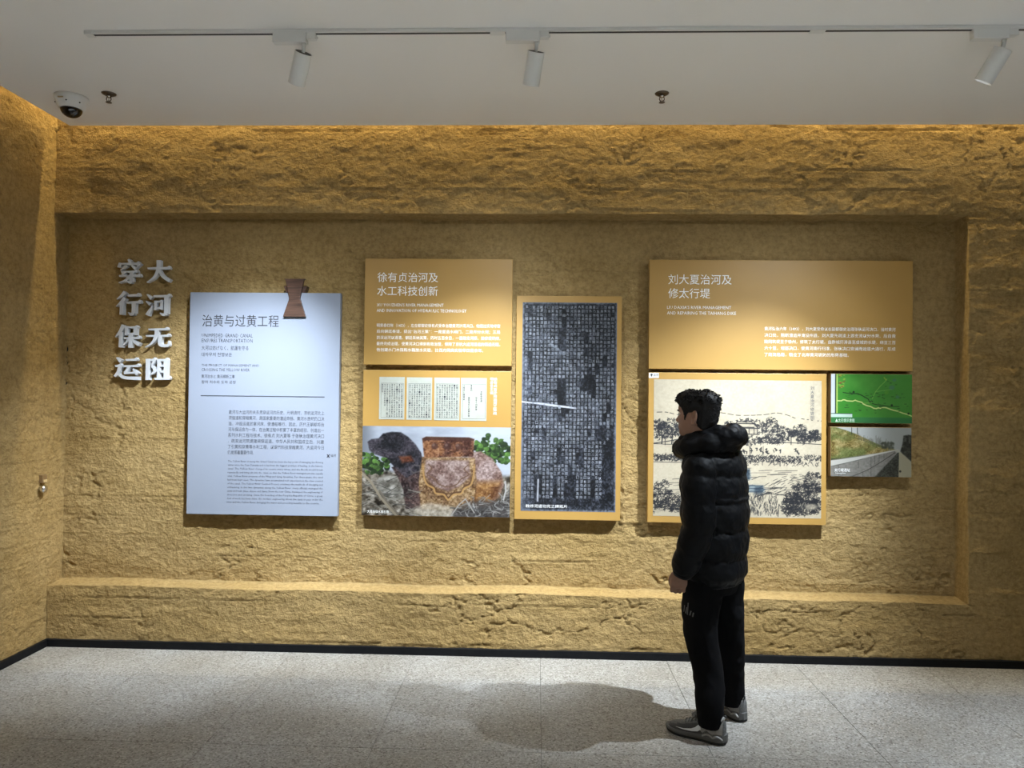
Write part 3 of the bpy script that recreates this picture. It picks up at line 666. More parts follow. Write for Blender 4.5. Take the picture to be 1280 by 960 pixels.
# hind body
textured([(.72, .28), (.80, .27), (.88, .35), (.94, .50), (.955, .64), (.93, .76), (.86, .86), (.74, .88), (.70, .60)], (128, 98, 88), (176, 152, 146), 9, 8, 120, 12)
textured([(.72, .62), (.94, .60), (.92, .77), (.86, .86), (.72, .89)], (110, 70, 40), (168, 122, 72), 12, 10, 110, 13, .05)
# chest, neck and head (dark, muzzle to the left)
textured([(.20, .46), (.33, .40), (.42, .48), (.43, .92), (.30, .92), (.28, .70), (.24, .56)], (58, 44, 44), (104, 78, 72), 11, 9, 110, 15)
textured([(.035, .18), (.06, .15), (.11, .14), (.14, .085), (.20, .065), (.26, .07), (.31, .12), (.36, .20), (.40, .30), (.42, .46), (.30, .58), (.22, .46), (.17, .36), (.09, .32), (.05, .28)], (22, 22, 28), (70, 64, 72), 12, 10, 90, 16)
for k in range(5): r.line([(.05 + .01 * k, .20 + .015 * k), (.12, .205 + .02 * k), (.17, .20 + .03 * k)], .008, (18, 17, 22), .6)
r.blend(r.poly([(.10, .145), (.14, .13), (.145, .155), (.11, .165)], .01) * .5, (110, 104, 110))
for k in range(16): r.line([(.20 + .013 * k, .10 + .012 * k), (.22 + .012 * k, .24 + .010 * k)], .006, (14, 14, 18), .35)
textured([(.25, .34), (.33, .33), (.35, .39), (.27, .41)], (92, 48, 30), (130, 72, 40), 20, 20, 80, 17, .02)
r.line([(.33, .47), (.355, .43), (.39, .44), (.39, .50), (.35, .52), (.335, .50)], .014, (96, 88, 88), .8)
# saddle block
textured([(.405, .34), (.76, .34), (.775, .62), (.75, .90), (.62, .93), (.40, .92), (.385, .62)], (120, 88, 58), (172, 140, 100), 18, 15, 150, 18)
textured([(.43, .37), (.72, .37), (.735, .55), (.66, .66), (.58, .72), (.48, .66), (.425, .54)], (126, 98, 90), (170, 146, 138), 16, 13, 110, 19, .02)
for off, cc in ((0, (92, 60, 36)), (.022, (204, 160, 100))):
    r.line([tuple(p_) for p_ in catmull([(.412, .40 + off), (.418, .52 + off), (.44, .62 + off), (.485, .665 + off), (.50, .72 + off), (.555, .735 + off), (.585, .79 + off), (.62, .735 + off), (.67, .72 + off), (.69, .665 + off), (.735, .62 + off), (.752, .52 + off), (.757, .40 + off)], 5)], .020, cc, .6)
r.line([tuple(p_) for p_ in catmull([(.45, .42), (.47, .47), (.44, .53), (.49, .58), (.52, .64), (.58, .67), (.64, .64), (.67, .58), (.72, .53), (.69, .47), (.72, .42)], 5)], .012, (106, 72, 48), .55)
textured([(.405, .135), (.43, .115), (.72, .118), (.755, .135), (.75, .33), (.42, .35), (.412, .24)], (82, 48, 36), (146, 98, 64), 16, 13, 120, 21)
r.blend(r.poly([(.405, .135), (.43, .115), (.72, .118), (.755, .135), (.75, .155), (.41, .155)], .006) * .75, (66, 36, 28))
for x in (.49, .575, .65):
    r.blend((1 - sstep(.6, 1.1, np.hypot((r.X - x) * r.a / .045, (r.Y - .22) / .04))) * .8, (70, 40, 34)); r.blend((1 - sstep(.4, 1.0, np.hypot((r.X - x + .008) * r.a / .025, (r.Y - .205) / .02))) * .6, (140, 116, 108))
# pale rubble and twigs in front
r.blend(r.poly([(.36, .90), (.45, .85), (.62, .88), (.62, 1.01), (.36, 1.01)], .03) * .8, (196, 184, 166)); r.img += (gm * n2(r, 60, 40, 3, 23) * 90)[..., None] * (r.Y > .86)[..., None]
r.blend(r.poly([(.62, .90), (.80, .80), (.96, .84), (1.01, .62), (1.01, 1.01), (.62, 1.01)], .03) * .72, (58, 54, 56))
q = random.Random(5)
for k in range(60):
    x = q.uniform(.60, 1.0); y = q.uniform(.80, 1.02); a = q.uniform(0, 6.28); l = q.uniform(.03, .11); bnd = q.uniform(-.06, .06); cc = q.randint(70, 186)
    r.line([tuple(p_) for p_ in catmull([(x, y), (x + l * .5 * math.cos(a) - bnd * math.sin(a), y + l * .5 * math.sin(a) + bnd * math.cos(a)), (x + l * math.cos(a), y + l * math.sin(a))], 5)], q.uniform(.005, .013), (cc, cc * .98, cc * .96), .7)
r.line([(.965, .60), (.970, .70), (.955, .80)], .016, (190, 186, 182)); r.line([(.60, 1.0), (.66, .86), (.70, .80), (.76, .95)], .012, (176, 170, 164))
for k in range(70):
    x = q.uniform(0, .34); y = q.uniform(.62, 1.0); a = q.uniform(-1, 1); l = q.uniform(.03, .09); cc = q.randint(40, 178)
    r.line([(x, y), (x + l, y + l * a)], q.uniform(.006, .013), (cc, cc * .97, cc * .9), .7)
r.line([(.0, .53), (.06, .62), (.13, .80), (.20, .93), (.24, 1.0)], .026, (150, 138, 118)); r.line([(.12, .72), (.18, .86), (.25, .98)], .018, (120, 110, 96))
r.put('beast_photograph', (-1.1465, -0.1665, 0.874, 1.463), t)
text('caption_text', '大禹庙镇水兽石像', (-1.109, -0.965, 0.889, 0.909), M_WHITEINK, t, TEXT_Y - 0.0006)

# ------------------------------------------------------------------ stele rubbing board
t = board('rubbing_board', 'tall narrow ochre-framed board with a black stele ink rubbing', (-0.138, 0.553, 0.864, 2.332), M_ORANGE)
RR = (-0.097, 0.522, 0.920, 2.289)
r = Raster(210, 460, 0.452)
r.fill((15, 17, 23)); b_ = n2(r, 5, 11, 5, 31); c_ = n2(r, 22, 48, 4, 33); e_ = n2(r, 80, 170, 3, 35)
r.img += (np.clip(b_ * 60 + c_ * 90 + e_ * 140 + 8, -16, 150))[..., None] * np.array((1, 1.02, 1.10))
ed = np.minimum(np.minimum(r.X, 1 - r.X) * .452, np.minimum(r.Y, 1 - r.Y))
r.blend((1 - sstep(0, .016, ed + .012 * n2(r, 60, 120, 3, 36))) * .85, (150, 156, 168))
r.blend((1 - sstep(0, .16, r.X)) * sstep(-.05, .1, n2(r, 9, 14, 4, 37)) * .55, (120, 128, 144))
r.line([(.0, .478), (.16, .485), (.34, .496), (.58, .507)], .0065, (228, 230, 236), .95); r.line([(.58, .507), (.80, .527), (1.0, .537)], .004, (12, 13, 16), .9); r.line([(.16, .481), (.5, .50)], .003, (240, 240, 244), .8)
r.line([(.30, .20), (.38, .225), (.44, .25)], .010, (150, 156, 166), .6); r.line([(.185, .85), (.18, .95)], .008, (210, 212, 220), .8)
r.put('rubbing_print', RR, t)
STELE = '惟景泰四年冬十月十有一日天子以河決沙灣久弗克治集在廷文武之臣可以治水者僉曰有貞其可遂以命焉臣有貞既受命行視地形水勢究厥源流循濟汶沿衛沁循大河道濮范以還乃作治河三策曰臣聞凡平水土其要在知天時地利人事而已蓋河自雍而豫出險固而之夷斥其水之勢既肆又由豫而兗土益疏水益肆而沙灣之東所謂大洪之口者適當其衝於是決焉而奪濟汶入海之路以去諸水從之而洩堤以潰渠以淤澇則溢旱則涸此漕途所為阻者也'
parts = []; ncol, nrow = 24, 52; x0, x1, z0, z1 = RR; cache = {}; ci = 0
for c in range(ncol):
    for q_ in range(nrow):
        ch = STELE[ci % len(STELE)]; ci += 1
        lim = nrow - 3 if c % 5 else nrow - 9
        if q_ > lim or (c < 3 and q_ > 30 + 4 * c): continue
        if ch not in cache: cache[ch] = text_mesh(ch, 1, 0.004)
        co, faces = cache[ch]; cw = (x1 - x0 - 0.03) / ncol; rh = (z1 - z0 - 0.05) / nrow
        a = x1 - 0.015 - (c + 1) * cw; b0 = z1 - 0.02 - q_ * rh
        if fbm(np.array(c * .35), np.array(q_ * .16), 3, 99) < -.21: continue
        jx, jz = R_.uniform(-.08, .08) * cw, R_.uniform(-.1, .1) * rh
        co = fit(co, (a + .14 * cw + jx, a + .86 * cw + jx, b0 - .82 * rh + jz, b0 - .05 * rh + jz))
        parts.append((np.column_stack([co[:, 0], np.full(len(co), TEXT_Y - 0.0006), co[:, 1]]), faces))
V, Fc = join(parts); mesh('rubbing_characters', V, Fc, M_CHALK, t)['kind'] = 'stuff'
text('caption_text', '敕修河道功完之碑拓片', (-0.064, 0.208, 0.942, 0.963), M_WHITEINK, t, TEXT_Y - 0.0012)

# ------------------------------------------------------------------ river drawing board
t = board('drawing_board', 'ochre-framed board with a black ink river landscape drawing, partly behind the visitor', (0.730, 1.878, 0.858, 1.836), M_ORANGE)
r = Raster(440, 366, 1.20)
r.fill((212, 198, 172)); r.img += (n2(r, 6, 6, 5, 51) * 26)[..., None] + (n2(r, 90, 80, 2, 52) * 16)[..., None]
INK = (38, 39, 44); q = random.Random(21)
def L_(pts, wd=.0042, al=.9, c=INK): r.line(pts, wd, c, al)
def dashed(pts, on=.03, off=.012, wd=.004, al=.85):
    P = catmull(pts, 10); on_ = True; acc = 0; cur = [tuple(P[0])]
    for a, b in zip(P[:-1], P[1:]):
        acc += np.hypot((b[0] - a[0]) * 1.2, b[1] - a[1]); cur.append(tuple(b))
        if acc > (on if on_ else off) * q.uniform(.6, 1.5):
            if on_: L_(cur, wd, al)
            cur = [tuple(b)]; acc = 0; on_ = not on_
    if on_ and len(cur) > 1: L_(cur, wd, al)
dashed([(.02, .242), (.08, .242), (.14, .258), (.22, .266)]); dashed([(.36, .235), (.43, .245), (.50, .258), (.60, .256), (.67, .25), (.73, .238), (.79, .25), (.85, .278)]); dashed([(.88, .278), (.96, .29), (1, .292)], .01, .02)
r.line([(.70, .27), (.705, .27)], .006, INK)
def foliage(cx, cy, sx, sy, n, size=.016, dark=.9):
    for i in range(int(n * .52)):
        x = cx + q.uniform(-1, 1) * sx; y = cy + q.uniform(-1, 1) * sy
        if ((x - cx) / sx) ** 2 + ((y - cy) / sy) ** 2 > 1.05: continue
        for k in range(3):
            a = q.uniform(0, 6.28); l = size * q.uniform(.4, 1.1)
            L_([(x, y), (x + l * math.cos(a) * .6, y + l * math.sin(a) * .5), (x + l * math.cos(a + .7), y + l * math.sin(a + .7))], q.uniform(.0024, .0048), dark * q.uniform(.55, 1))
def tree(x, y, h, sx, sy, n):
    L_([(x, y), (x + .004, y - h * .5), (x - .004, y - h)], .008); L_([(x, y - h * .4), (x + sx * .5, y - h * .9)], .005); L_([(x, y - h * .5), (x - sx * .5, y - h)], .005)
    foliage(x, y - h, sx, sy, n)
# tree belt left and the long belt right of the visitor
for (x, y, h, sx, sy, n) in ((.05, .47, .10, .06, .07, 150), (.11, .47, .12, .06, .07, 150), (.03, .40, .06, .04, .04, 80), (.16, .45, .09, .04, .05, 90)): tree(x, y, h, sx, sy, n)
L_([(.0, .47), (.08, .455), (.16, .435)], .006); L_([(.07, .48), (.07, .44)], .004); L_([(.12, .48), (.12, .445)], .004)
for (x, y, sx, sy, n) in ((.46, .36, .06, .05, 120), (.62, .345, .05, .05, 110), (.70, .34, .045, .06, 130), (.78, .39, .045, .05, 110), (.86, .37, .05, .05, 130), (.93, .385, .05, .05, 130), (.97, .40, .04, .04, 80), (.55, .44, .10, .035, 190), (.72, .43, .09, .03, 180), (.40, .42, .07, .05, 130), (.90, .43, .06, .025, 90)): foliage(x, y, sx, sy, n)
# pavilion
r.blend(r.poly([(.475, .352), (.50, .305), (.585, .305), (.625, .352), (.625, .40), (.48, .40)], .008) * .85, (208, 194, 168))
for y in (.318, .345): L_([(.485, y), (.60, y)], .007)
L_([(.47, .35), (.50, .305), (.585, .305), (.625, .35)], .006); L_([(.465, .352), (.63, .352)], .006); L_([(.48, .395), (.63, .395)], .007)
for x in (.485, .51, .54, .57, .60, .62): L_([(x, .352), (x, .395)], .005)
foliage(.545, .295, .05, .012, 40, .010)
# small house, right
L_([(.80, .415), (.84, .36), (.875, .40), (.885, .44)], .008); L_([(.82, .41), (.82, .465)], .006); L_([(.86, .41), (.86, .46)], .005); r.blend(r.poly([(.805, .41), (.84, .368), (.872, .405)], .006) * .6, INK)
L_([(.0, .472), (.10, .476), (.2, .474)], .004); L_([(.46, .452), (.62, .455), (.80, .452), (1, .463)], .0045)
# figures and poles on the bank
for k in range(22):
    x = q.uniform(.47, .86); y = q.uniform(.49, .525); L_([(x, y), (x + q.uniform(-.01, .012), y + q.uniform(-.014, .014)), (x + .006, y + .016)], q.uniform(.005, .009))
for x in (.575, .655): L_([(x, .48), (x, .575)], .004, .7)
# reed strip across
def strip(x0, x1, y0, y1, n):
    for k in range(n):
        x = q.uniform(x0, x1); y = q.uniform(y0, y1); L_([(x, y), (x + q.uniform(-.012, .014), y - q.uniform(.004, .016))], .0042, q.uniform(.5, .95))
strip(.0, .20, .555, .60, 240); strip(.42, .88, .555, .60, 420); strip(.90, 1.0, .55, .585, 60); strip(.42, .98, .60, .625, 90)
L_([(0, .605), (.12, .607), (.2, .604)], .004); L_([(.47, .548), (.6, .55)], .003, .6)
# river ripples
for k in range(54):
    x = q.uniform(.0, .95); y = .635 + .012 * k * .33 + q.uniform(-.006, .006)
    if .2 < x < .42: continue
    cx = min(1, x + q.uniform(.03, .16)); bend = (.02 if y > .70 and x > .5 else 0) * (1 - (x - .5))
    L_([(x, y + bend), ((x + cx) / 2, y - .004), (cx, y - .006)], .0034, q.uniform(.35, .9))
for k in range(11):
    a = .02 * k; dashed([(.60 + a * .4, .86 - .005 * k), (.66 + a, .77 + .008 * k), (.78 + a * .5, .70 + .010 * k), (.93, .675 + .014 * k)], .025, .02, .0034, .7)
# boats (blue wash)
def boat(x0, x1, y, h, wash):
    r.blend(r.poly([(x0, y - h), (x1, y - h * .9), (x1 + .01, y), (x0, y + .004)], .012) * wash, (112, 140, 160))
    for k in range(16):
        x = q.uniform(x0, x1); L_([(x, y - h * q.random()), (x + q.uniform(.01, .03), y - h * q.random())], .004, .7, (52, 70, 88))
    for y_ in (y, y - h * .45, y - h * .8): L_([(x0, y_), (x1, y_ - .003)], .005, .85, (46, 62, 80))
boat(.44, .575, .722, .075, .55); r.blend(r.poly([(.535, .65), (.575, .645), (.575, .725), (.53, .73)], .01) * .6, (38, 52, 66))
boat(.42, .655, .815, .055, .6); r.blend(r.poly([(.61, .775), (.655, .77), (.65, .835), (.60, .83)], .012) * .65, (38, 52, 66))
L_([(.50, .72), (.57, .66)], .005, .8, (50, 68, 84)); L_([(.45, .78), (.54, .74)], .006, .8, (60, 80, 96))
# grasses bottom, rocks and shrubs at both corners
for k in range(330):
    x = q.uniform(.40, .74); y = q.uniform(.84, .99); L_([(x, y), (x + q.uniform(-.006, .008), y - q.uniform(.012, .03))], .0036, q.uniform(.4, .9))
r.line([(.745, .99), (.75, .90), (.80, .99)], .005, INK, .8)
def clump(cx, cy, sx, sy, n): foliage(cx, cy, sx, sy, int(n * .8), .022, .95)
clump(.05, .84, .06, .10, 260); clump(.12, .90, .06, .06, 180); clump(.03, .93, .04, .05, 90); clump(.16, .94, .05, .03, 80)
for (x, y, sx, sy, n) in ((.95, .73, .05, .07, 200), (.88, .80, .05, .06, 190), (.96, .84, .05, .08, 220), (.83, .86, .045, .05, 170), (.90, .92, .10, .06, 330), (.80, .92, .035, .05, 110)): clump(x, y, sx, sy, n)
for k in range(10): L_([(.80 + .018 * k, .97 - .004 * k), (.84 + .016 * k, .90 - .004 * k), (.90 + .01 * k, .87)], .004, .8)
r.blend((1 - sstep(.4, 1.0, np.hypot((r.X - .94) / .05, (r.Y - .915) / .03))) * .65, (212, 198, 172)); r.blend(r.poly([(.02, .945), (.10, .97), (.2, 1.0), (.0, 1.0)], .01) * .9, (212, 198, 170))
r.put('river_drawing', (0.766, 1.846, 0.901, 1.791), t)
vertical('caption_text', '刘大夏治河修堤图', (1.774, 1.799, 1.537, 1.755), M_INKGREY, t, TEXT_Y - 0.0006)
st_ = quad('sticker', (0.7315, 0.797, 1.799, 1.833), mat('white_sticker', (0.75, 0.72, 0.68), 0.5), t)
text('sticker_text', '运河', (0.762, 0.793, 1.810, 1.826), M_INK, st_, TEXT_Y - 0.0006)
mesh('sticker_mark', [(0.742, TEXT_Y - .0006, 1.822), (0.752, TEXT_Y - .0006, 1.829), (0.757, TEXT_Y - .0006, 1.821), (0.748, TEXT_Y - .0006, 1.805)], [(0, 3, 2, 1)], M_INK, st_)

# ------------------------------------------------------------------ green map board
t = board('map_board', 'small green map board with a pale river line beside the drawing', (1.905, 2.423, 1.520, 1.839), M_EDGE)
r = Raster(220, 136, 1.62); r.fill((70, 150, 48)); r.img += (n2(r, 5, 4, 4, 61) * 36)[..., None] * np.array((1, .8, .7)); r.blend(sstep(.2, .8, r.X) * .45, (86, 142, 62))
r.blend((r.X < .052) & (r.Y < .80), (214, 220, 228)); r.blend((r.X > .052) & (r.X < .066) & (r.Y < .80), (52, 84, 44)); r.blend((r.X > .066) & (r.X < .080) & (r.Y < .80), (196, 222, 110))
r.blend((r.Y > .885), (56, 124, 66)); r.blend((r.X < .265) & (r.Y > .815) & (r.Y < .885), (206, 228, 212)); r.blend((r.X < .265) & (r.Y > .80) & (r.Y < .815), (40, 80, 50))
q = random.Random(3)
for k in range(26):
    x = q.uniform(.09, .16); y = q.uniform(.02, .28); r.line([(x, y), (x + q.uniform(.01, .02), y + q.uniform(-.01, .01))], .018, q.choice([(196, 190, 60), (140, 60, 40), (170, 200, 70)]), .6)
YL = (214, 226, 140)
r.line([(.08, .55), (.13, .55), (.15, .53), (.17, .53), (.20, .55), (.27, .555), (.30, .535), (.33, .555), (.38, .575), (.40, .61), (.44, .64), (.49, .66), (.53, .695), (.56, .70), (.585, .685), (.61, .695), (.65, .675), (.68, .68), (.73, .71), (.77, .73), (.83, .75), (.88, .785), (.94, .81), (1, .85)], .020, YL)
r.line([(.40, .595), (.47, .59), (.50, .56)], .012, (150, 190, 90), .8); r.line([(.51, .50), (.55, .36), (.61, .24), (.66, .16), (.69, .10)], .012, (136, 186, 84), .8); r.line([(.55, .36), (.66, .33), (.75, .31)], .008, (150, 196, 96), .6); r.line([(.655, .07), (.68, .12)], .018, (170, 190, 60), .8)
DK = (28, 52, 26)
r.line([(.15, .38), (.19, .39), (.24, .405), (.33, .40), (.38, .435), (.43, .48), (.46, .51), (.48, .575), (.50, .545), (.515, .56)], .015, DK); r.line([(.51, .60), (.56, .62), (.64, .635), (.72, .655), (.84, .655)], .013, DK, .9)
for x, y in ((.28, .37), (.75, .63), (.955, .795)): r.blend(1 - sstep(.6, 1.1, np.hypot((r.X - x) * 1.62 / .026, (r.Y - y) / .026)), DK)
for k in range(60):
    x = q.uniform(.15, .95); y = q.choice([q.uniform(.36, .48), q.uniform(.58, .8), q.uniform(.1, .5)]); l = q.uniform(.01, .03)
    if x < .6 and y < .3: continue
    r.line([(x, y), (x + l, y)], .012, DK, q.uniform(.35, .8))
for x, y, k in ((.75, .27, .07), (.82, .46, .05), (.78, .12, .05)): r.blend((1 - sstep(.5, 1.1, np.hypot((r.X - x) * 1.62 / k, (r.Y - y) / (k * .8)))) * .55, (78, 116, 120))
r.blend((1 - sstep(.5, 1.1, np.hypot((r.X - .685) * 1.62 / .05, (r.Y - .37) / .05))) * .5, (104, 160, 40))
r.put('map_print', (1.9065, 2.4215, 1.5215, 1.8375), t)
text('caption_text', '▲太行堤示意图', (1.934, 2.056, 1.526, 1.549), mat('pale_green_ink', (0.55, 0.70, 0.55), 0.6), t, TEXT_Y - 0.0006)

# ------------------------------------------------------------------ embankment photograph board
t = board('photo_board', 'small photograph board of a grassy embankment with stone wall below the map', (1.905, 2.420, 1.174, 1.494), M_EDGE)
r = Raster(220, 138, 1.61); r.fill((172, 174, 168)); r.blend(1 - sstep(.2, .75, r.X), (196, 198, 196))
k = n2(r, 14, 12, 4, 71); gcol = np.array((150, 132, 78)) + (k * 120)[..., None] + (n2(r, 70, 50, 3, 72) * 110)[..., None]
gr = np.clip(.5 + 3 * n2(r, 5, 6, 3, 73), 0, 1)[..., None]; gcol = gcol * (1 - gr * .75) + np.array((92, 108, 52)) * gr * .75 + (n2(r, 60, 50, 3, 74) * 60)[..., None] * gr
m = r.poly([(-.01, .0), (.06, .0), (.20, .07), (.32, .14), (.44, .23), (.56, .32), (.70, .40), (.80, .44), (.78, .48), (.45, .55), (.2, .62), (-.01, .67)], .012)[..., None]; r.img = r.img * (1 - m) + gcol * m
for kk in range(90):
    x = q.uniform(.34, .76); b0 = .04 + .58 * x; h = q.uniform(.06, .22) * (1 if x > .5 else .6); r.line([(x, b0), (x + q.uniform(-.01, .01), b0 - h)], .006, (84, 82, 70), q.uniform(.25, .6))
for x, y in ((.26, .0), (.33, .0)): r.line([(x, y), (x, y + .14)], .012, (56, 54, 46))
for kk in range(60):
    x = q.uniform(.62, .78); y = .36 + q.uniform(-.06, .05); r.blend((1 - sstep(.5, 1, np.hypot((r.X - x) * 1.6 / .03, (r.Y - y) / .03))) * .35, (60, 64, 48))
r.blend(r.poly([(-.01, .66), (.25, .605), (.48, .545), (.46, .565), (.2, .63), (-.01, .69)], .006), (112, 108, 88)); r.blend(r.poly([(-.01, .64), (.12, .625), (.42, .555), (.2, .61), (-.01, .67)], .004) * .6, (40, 44, 26))
wallp = [(-.01, .79), (.25, .70), (.5, .58), (.83, .44), (.82, .50), (.72, .70), (.66, .86), (.54, 1.01), (-.01, 1.01)]
m = r.poly(wallp, .006)[..., None]; r.img = r.img * (1 - m) + (np.array((136, 132, 124)) + (n2(r, 40, 30, 3, 75) * 36)[..., None]) * m
r.blend(r.poly([(-.01, .68), (.25, .63), (.5, .545), (.83, .435), (.84, .45), (.5, .585), (.22, .70), (-.01, .795)], .006), (204, 200, 190))
r.line([(.26, 1.0), (.46, .86), (.62, .70), (.80, .50)], .012, (70, 66, 58)); r.line([(-.0, .80), (.2, .72), (.4, .64)], .010, (90, 86, 78), .8)
for x0_, y0_, y1_ in ((.10, .77, 1.0), (.345, .68, .82), (.50, .60, .84), (.545, .57, .74), (.60, .55, .70), (.50, .8, .98), (.40, .9, 1.0), (.66, .53, .62)): r.line([(x0_, y0_), (x0_, y1_)], .009, (84, 80, 72), .8)
m = r.poly([(.54, 1.01), (.66, .80), (.74, .66), (.83, .50), (.86, .50), (.845, 1.01)], .015)[..., None]; r.img = r.img * (1 - m) + (np.array((58, 58, 48)) + (n2(r, 70, 50, 3, 76) * 90)[..., None]) * m
r.blend(r.poly([(.845, .50), (.865, .49), (1.01, .70), (1.01, 1.01), (.84, 1.01)], .006), (178, 170, 142))
m = r.poly([(.86, .48), (.885, .34), (.90, .16), (.96, .14), (1.01, .16), (1.01, .70), (.90, .54)], .015)[..., None]; r.img = r.img * (1 - m) + (np.array((62, 62, 52)) + (n2(r, 36, 26, 4, 77) * 100)[..., None]) * m
r.blend(r.poly([(.80, .44), (.855, .44), (.86, .50), (.80, .50)], .01) * .8, (190, 186, 170)); r.blend((1 - sstep(.5, 1, np.hypot((r.X - .86) * 1.6 / .03, (r.Y - .88) / .03))), (60, 56, 44))
r.put('embankment_photograph', (1.9065, 2.4185, 1.1755, 1.4925), t)
text('caption_text', '太行堤遗址', (1.930, 2.029, 1.206, 1.227), M_WHITEINK, t, TEXT_Y - 0.0006)
text('caption_text', 'Taihang Dike', (1.935, 2.001, 1.190, 1.199), M_WHITEINK, t, TEXT_Y - 0.0006)

# ------------------------------------------------------------------ the visitor
PC = (0.905, 3.74)
person = thing('person', 'person in black hooded puffer jacket, black trousers and grey trainers looking at the drawing', 'person', (0.93, 3.73, 0.0))
def frame2(deg):
    a = math.radians(deg); return np.array([-math.cos(a), math.sin(a), 0]), np.array([-math.sin(a), -math.cos(a), 0])
FD, LD = frame2(40)
def B(f, l, z, c=PC): return np.array([c[0], c[1], 0]) + FD * f + LD * l + np.array([0, 0, z])
def remeshed(name, parts, voxel, m, parent, smooth=2, factor=0.5):
    V, Fc = join(parts)
    me = bpy.data.meshes.new(name); me.from_pydata([tuple(np.asarray(p) - np.array(ORG['person'])) for p in V], [], Fc); me.update()
    o = bpy.data.objects.new(name, me); COL.objects.link(o)
    r_ = o.modifiers.new('r', 'REMESH'); r_.mode = 'VOXEL'; r_.voxel_size = voxel
    if smooth:
        s_ = o.modifiers.new('s', 'SMOOTH'); s_.iterations = smooth; s_.factor = factor
    dg = bpy.context.evaluated_depsgraph_get(); me2 = bpy.data.meshes.new_from_object(o.evaluated_get(dg))
    bpy.data.objects.remove(o); bpy.data.meshes.remove(me); me2.name = name
    o2 = link(name, me2, m, parent, smooth=True); ORG[o2.name] = ORG['person']; return o2
def ell(c, fd, ld, a, b, n=40, p=2.3, b2=None, tilt=0.0):
    """superellipse ring: a half width, b forward, b2 backward"""
    b2 = b if b2 is None else b2; out = []
    for k in range(n):
        t = 2 * math.pi * k / n; cs, sn = math.cos(t), math.sin(t)
        x = (abs(cs) ** (2 / p)) * (1 if cs >= 0 else -1); y = (abs(sn) ** (2 / p)) * (1 if sn >= 0 else -1)
        bb = b if x >= 0 else b2
        out.append(np.asarray(c) + fd * (bb * x) + ld * (a * y) + np.array([0, 0, tilt * bb * x]))
    return out
def puff(u, edges, amp):
    """quilting: full between the stitched seams, pinched at them"""
    for a, b in zip(edges[:-1], edges[1:]):
        if a <= u <= b: return 1 + amp * (math.sin(math.pi * (u - a) / (b - a)) ** 0.55 - 0.6)
    return 1.0

M_SKIN = mat('skin', (0.25, 0.135, 0.088), 0.55, noise=(30, (0.28, 0.15, 0.10)), bump=(250, 0.08, 0.002))
M_HAIR = mat('black_hair', (0.006, 0.0055, 0.0055), 0.6, spec=0.2, noise=(120, (0.010, 0.009, 0.009)))
M_JACKET = mat('black_nylon', (0.0028, 0.0031, 0.0038), 0.55, spec=0.13, noise=(8, (0.004, 0.0044, 0.0055)), bump=(24, 0.5, 0.008))
M_TROUSER = mat('black_cotton', (0.005, 0.005, 0.006), 0.9, spec=0.1, noise=(10, (0.007, 0.007, 0.008)), bump=(18, 0.3, 0.008))

def wrinkle(o, amp, fr, seed, aniso=(1, 1, 1)):
    me = o.data; n = len(me.vertices); co = np.zeros(n * 3); no = np.zeros(n * 3)
    me.vertices.foreach_get('co', co); me.vertex_normals.foreach_get('vector', no); co = co.reshape(-1, 3); no = no.reshape(-1, 3)
    c = co * np.array(aniso) * fr
    d = fbm(c[:, 0] + .7 * c[:, 1], c[:, 2] + .3 * c[:, 0], 3, seed) + fbm(c[:, 1] - .5 * c[:, 2], c[:, 0] + .4 * c[:, 2], 3, seed + 9)
    d = np.abs(d) * -1.6 + .25
    me.vertices.foreach_set('co', (co + no * (amp * d)[:, None]).reshape(-1)); me.update()
# --- body: one continuous mesh (head, neck, torso, arms, hands, legs)
FH, LH = frame2(33)
HC = np.array([0.817, 3.730, 1.478])      # point under the ears at chin height
HEAD = [(-.022, .040, .036, .040), (-.008, .066, .040, .042), (0.0, .083, .042, .043), (.008, .090, .048, .048), (.020, .094, .058, .054), (.035, .093, .068, .059), (.043, .095, .072, .061), (.050, .0955, .076, .063), (.058, .094, .080, .065), (.068, .094, .084, .067),
        (.080, .095, .088, .069), (.095, .095, .091, .071), (.108, .092, .094, .0725), (.118, .091, .096, .073), (.128, .096, .0975, .0735), (.140, .098, .099, .074), (.155, .096, .099, .074), (.170, .090, .095, .072), (.184, .079, .086, .066), (.196, .063, .070, .055), (.206, .042, .047, .038), (.212, .020, .022, .018)]
def head_ring(row, n=64, extra=None):
    h, fr, bk, hw = row; out = []
    for k in range(n):
        t = 2 * math.pi * k / n; cs, sn = math.cos(t), math.sin(t); p = 2.25
        x = (abs(cs) ** (2 / p)) * (1 if cs >= 0 else -1); y = (abs(sn) ** (2 / p)) * (1 if sn >= 0 else -1)
        f = (fr if x >= 0 else bk) * x; l = hw * y; th = math.atan2(sn, cs)
        if extra is None:
            nb = 0
            if .060 < h < .128: nb = np.interp(h, [.060, .066, .073, .080, .095, .110, .128], [0, .010, .021, .023, .015, .008, 0])
            f += nb * math.exp(-(l / .0115) ** 2) * (x > 0)
            f += (.0045 * math.exp(-((h - .043) / .006) ** 2) + .005 * math.exp(-((h - .053) / .005) ** 2)) * math.exp(-(l / .022) ** 2) * (x > 0)
            f -= .0075 * math.exp(-((h - .112) / .010) ** 2) * math.exp(-((abs(l) - .032) / .014) ** 2) * (x > 0)
            f += .004 * math.exp(-((h - .095) / .014) ** 2) * math.exp(-((abs(l) - .048) / .016) ** 2) * (x > 0)
        else:
            e = extra(th, h, x); g = math.hypot(f, l) + 1e-6; f += e * f / g; l += e * l / g
        out.append(HC + FH * f + LH * l + np.array([0, 0, h]))
    return out
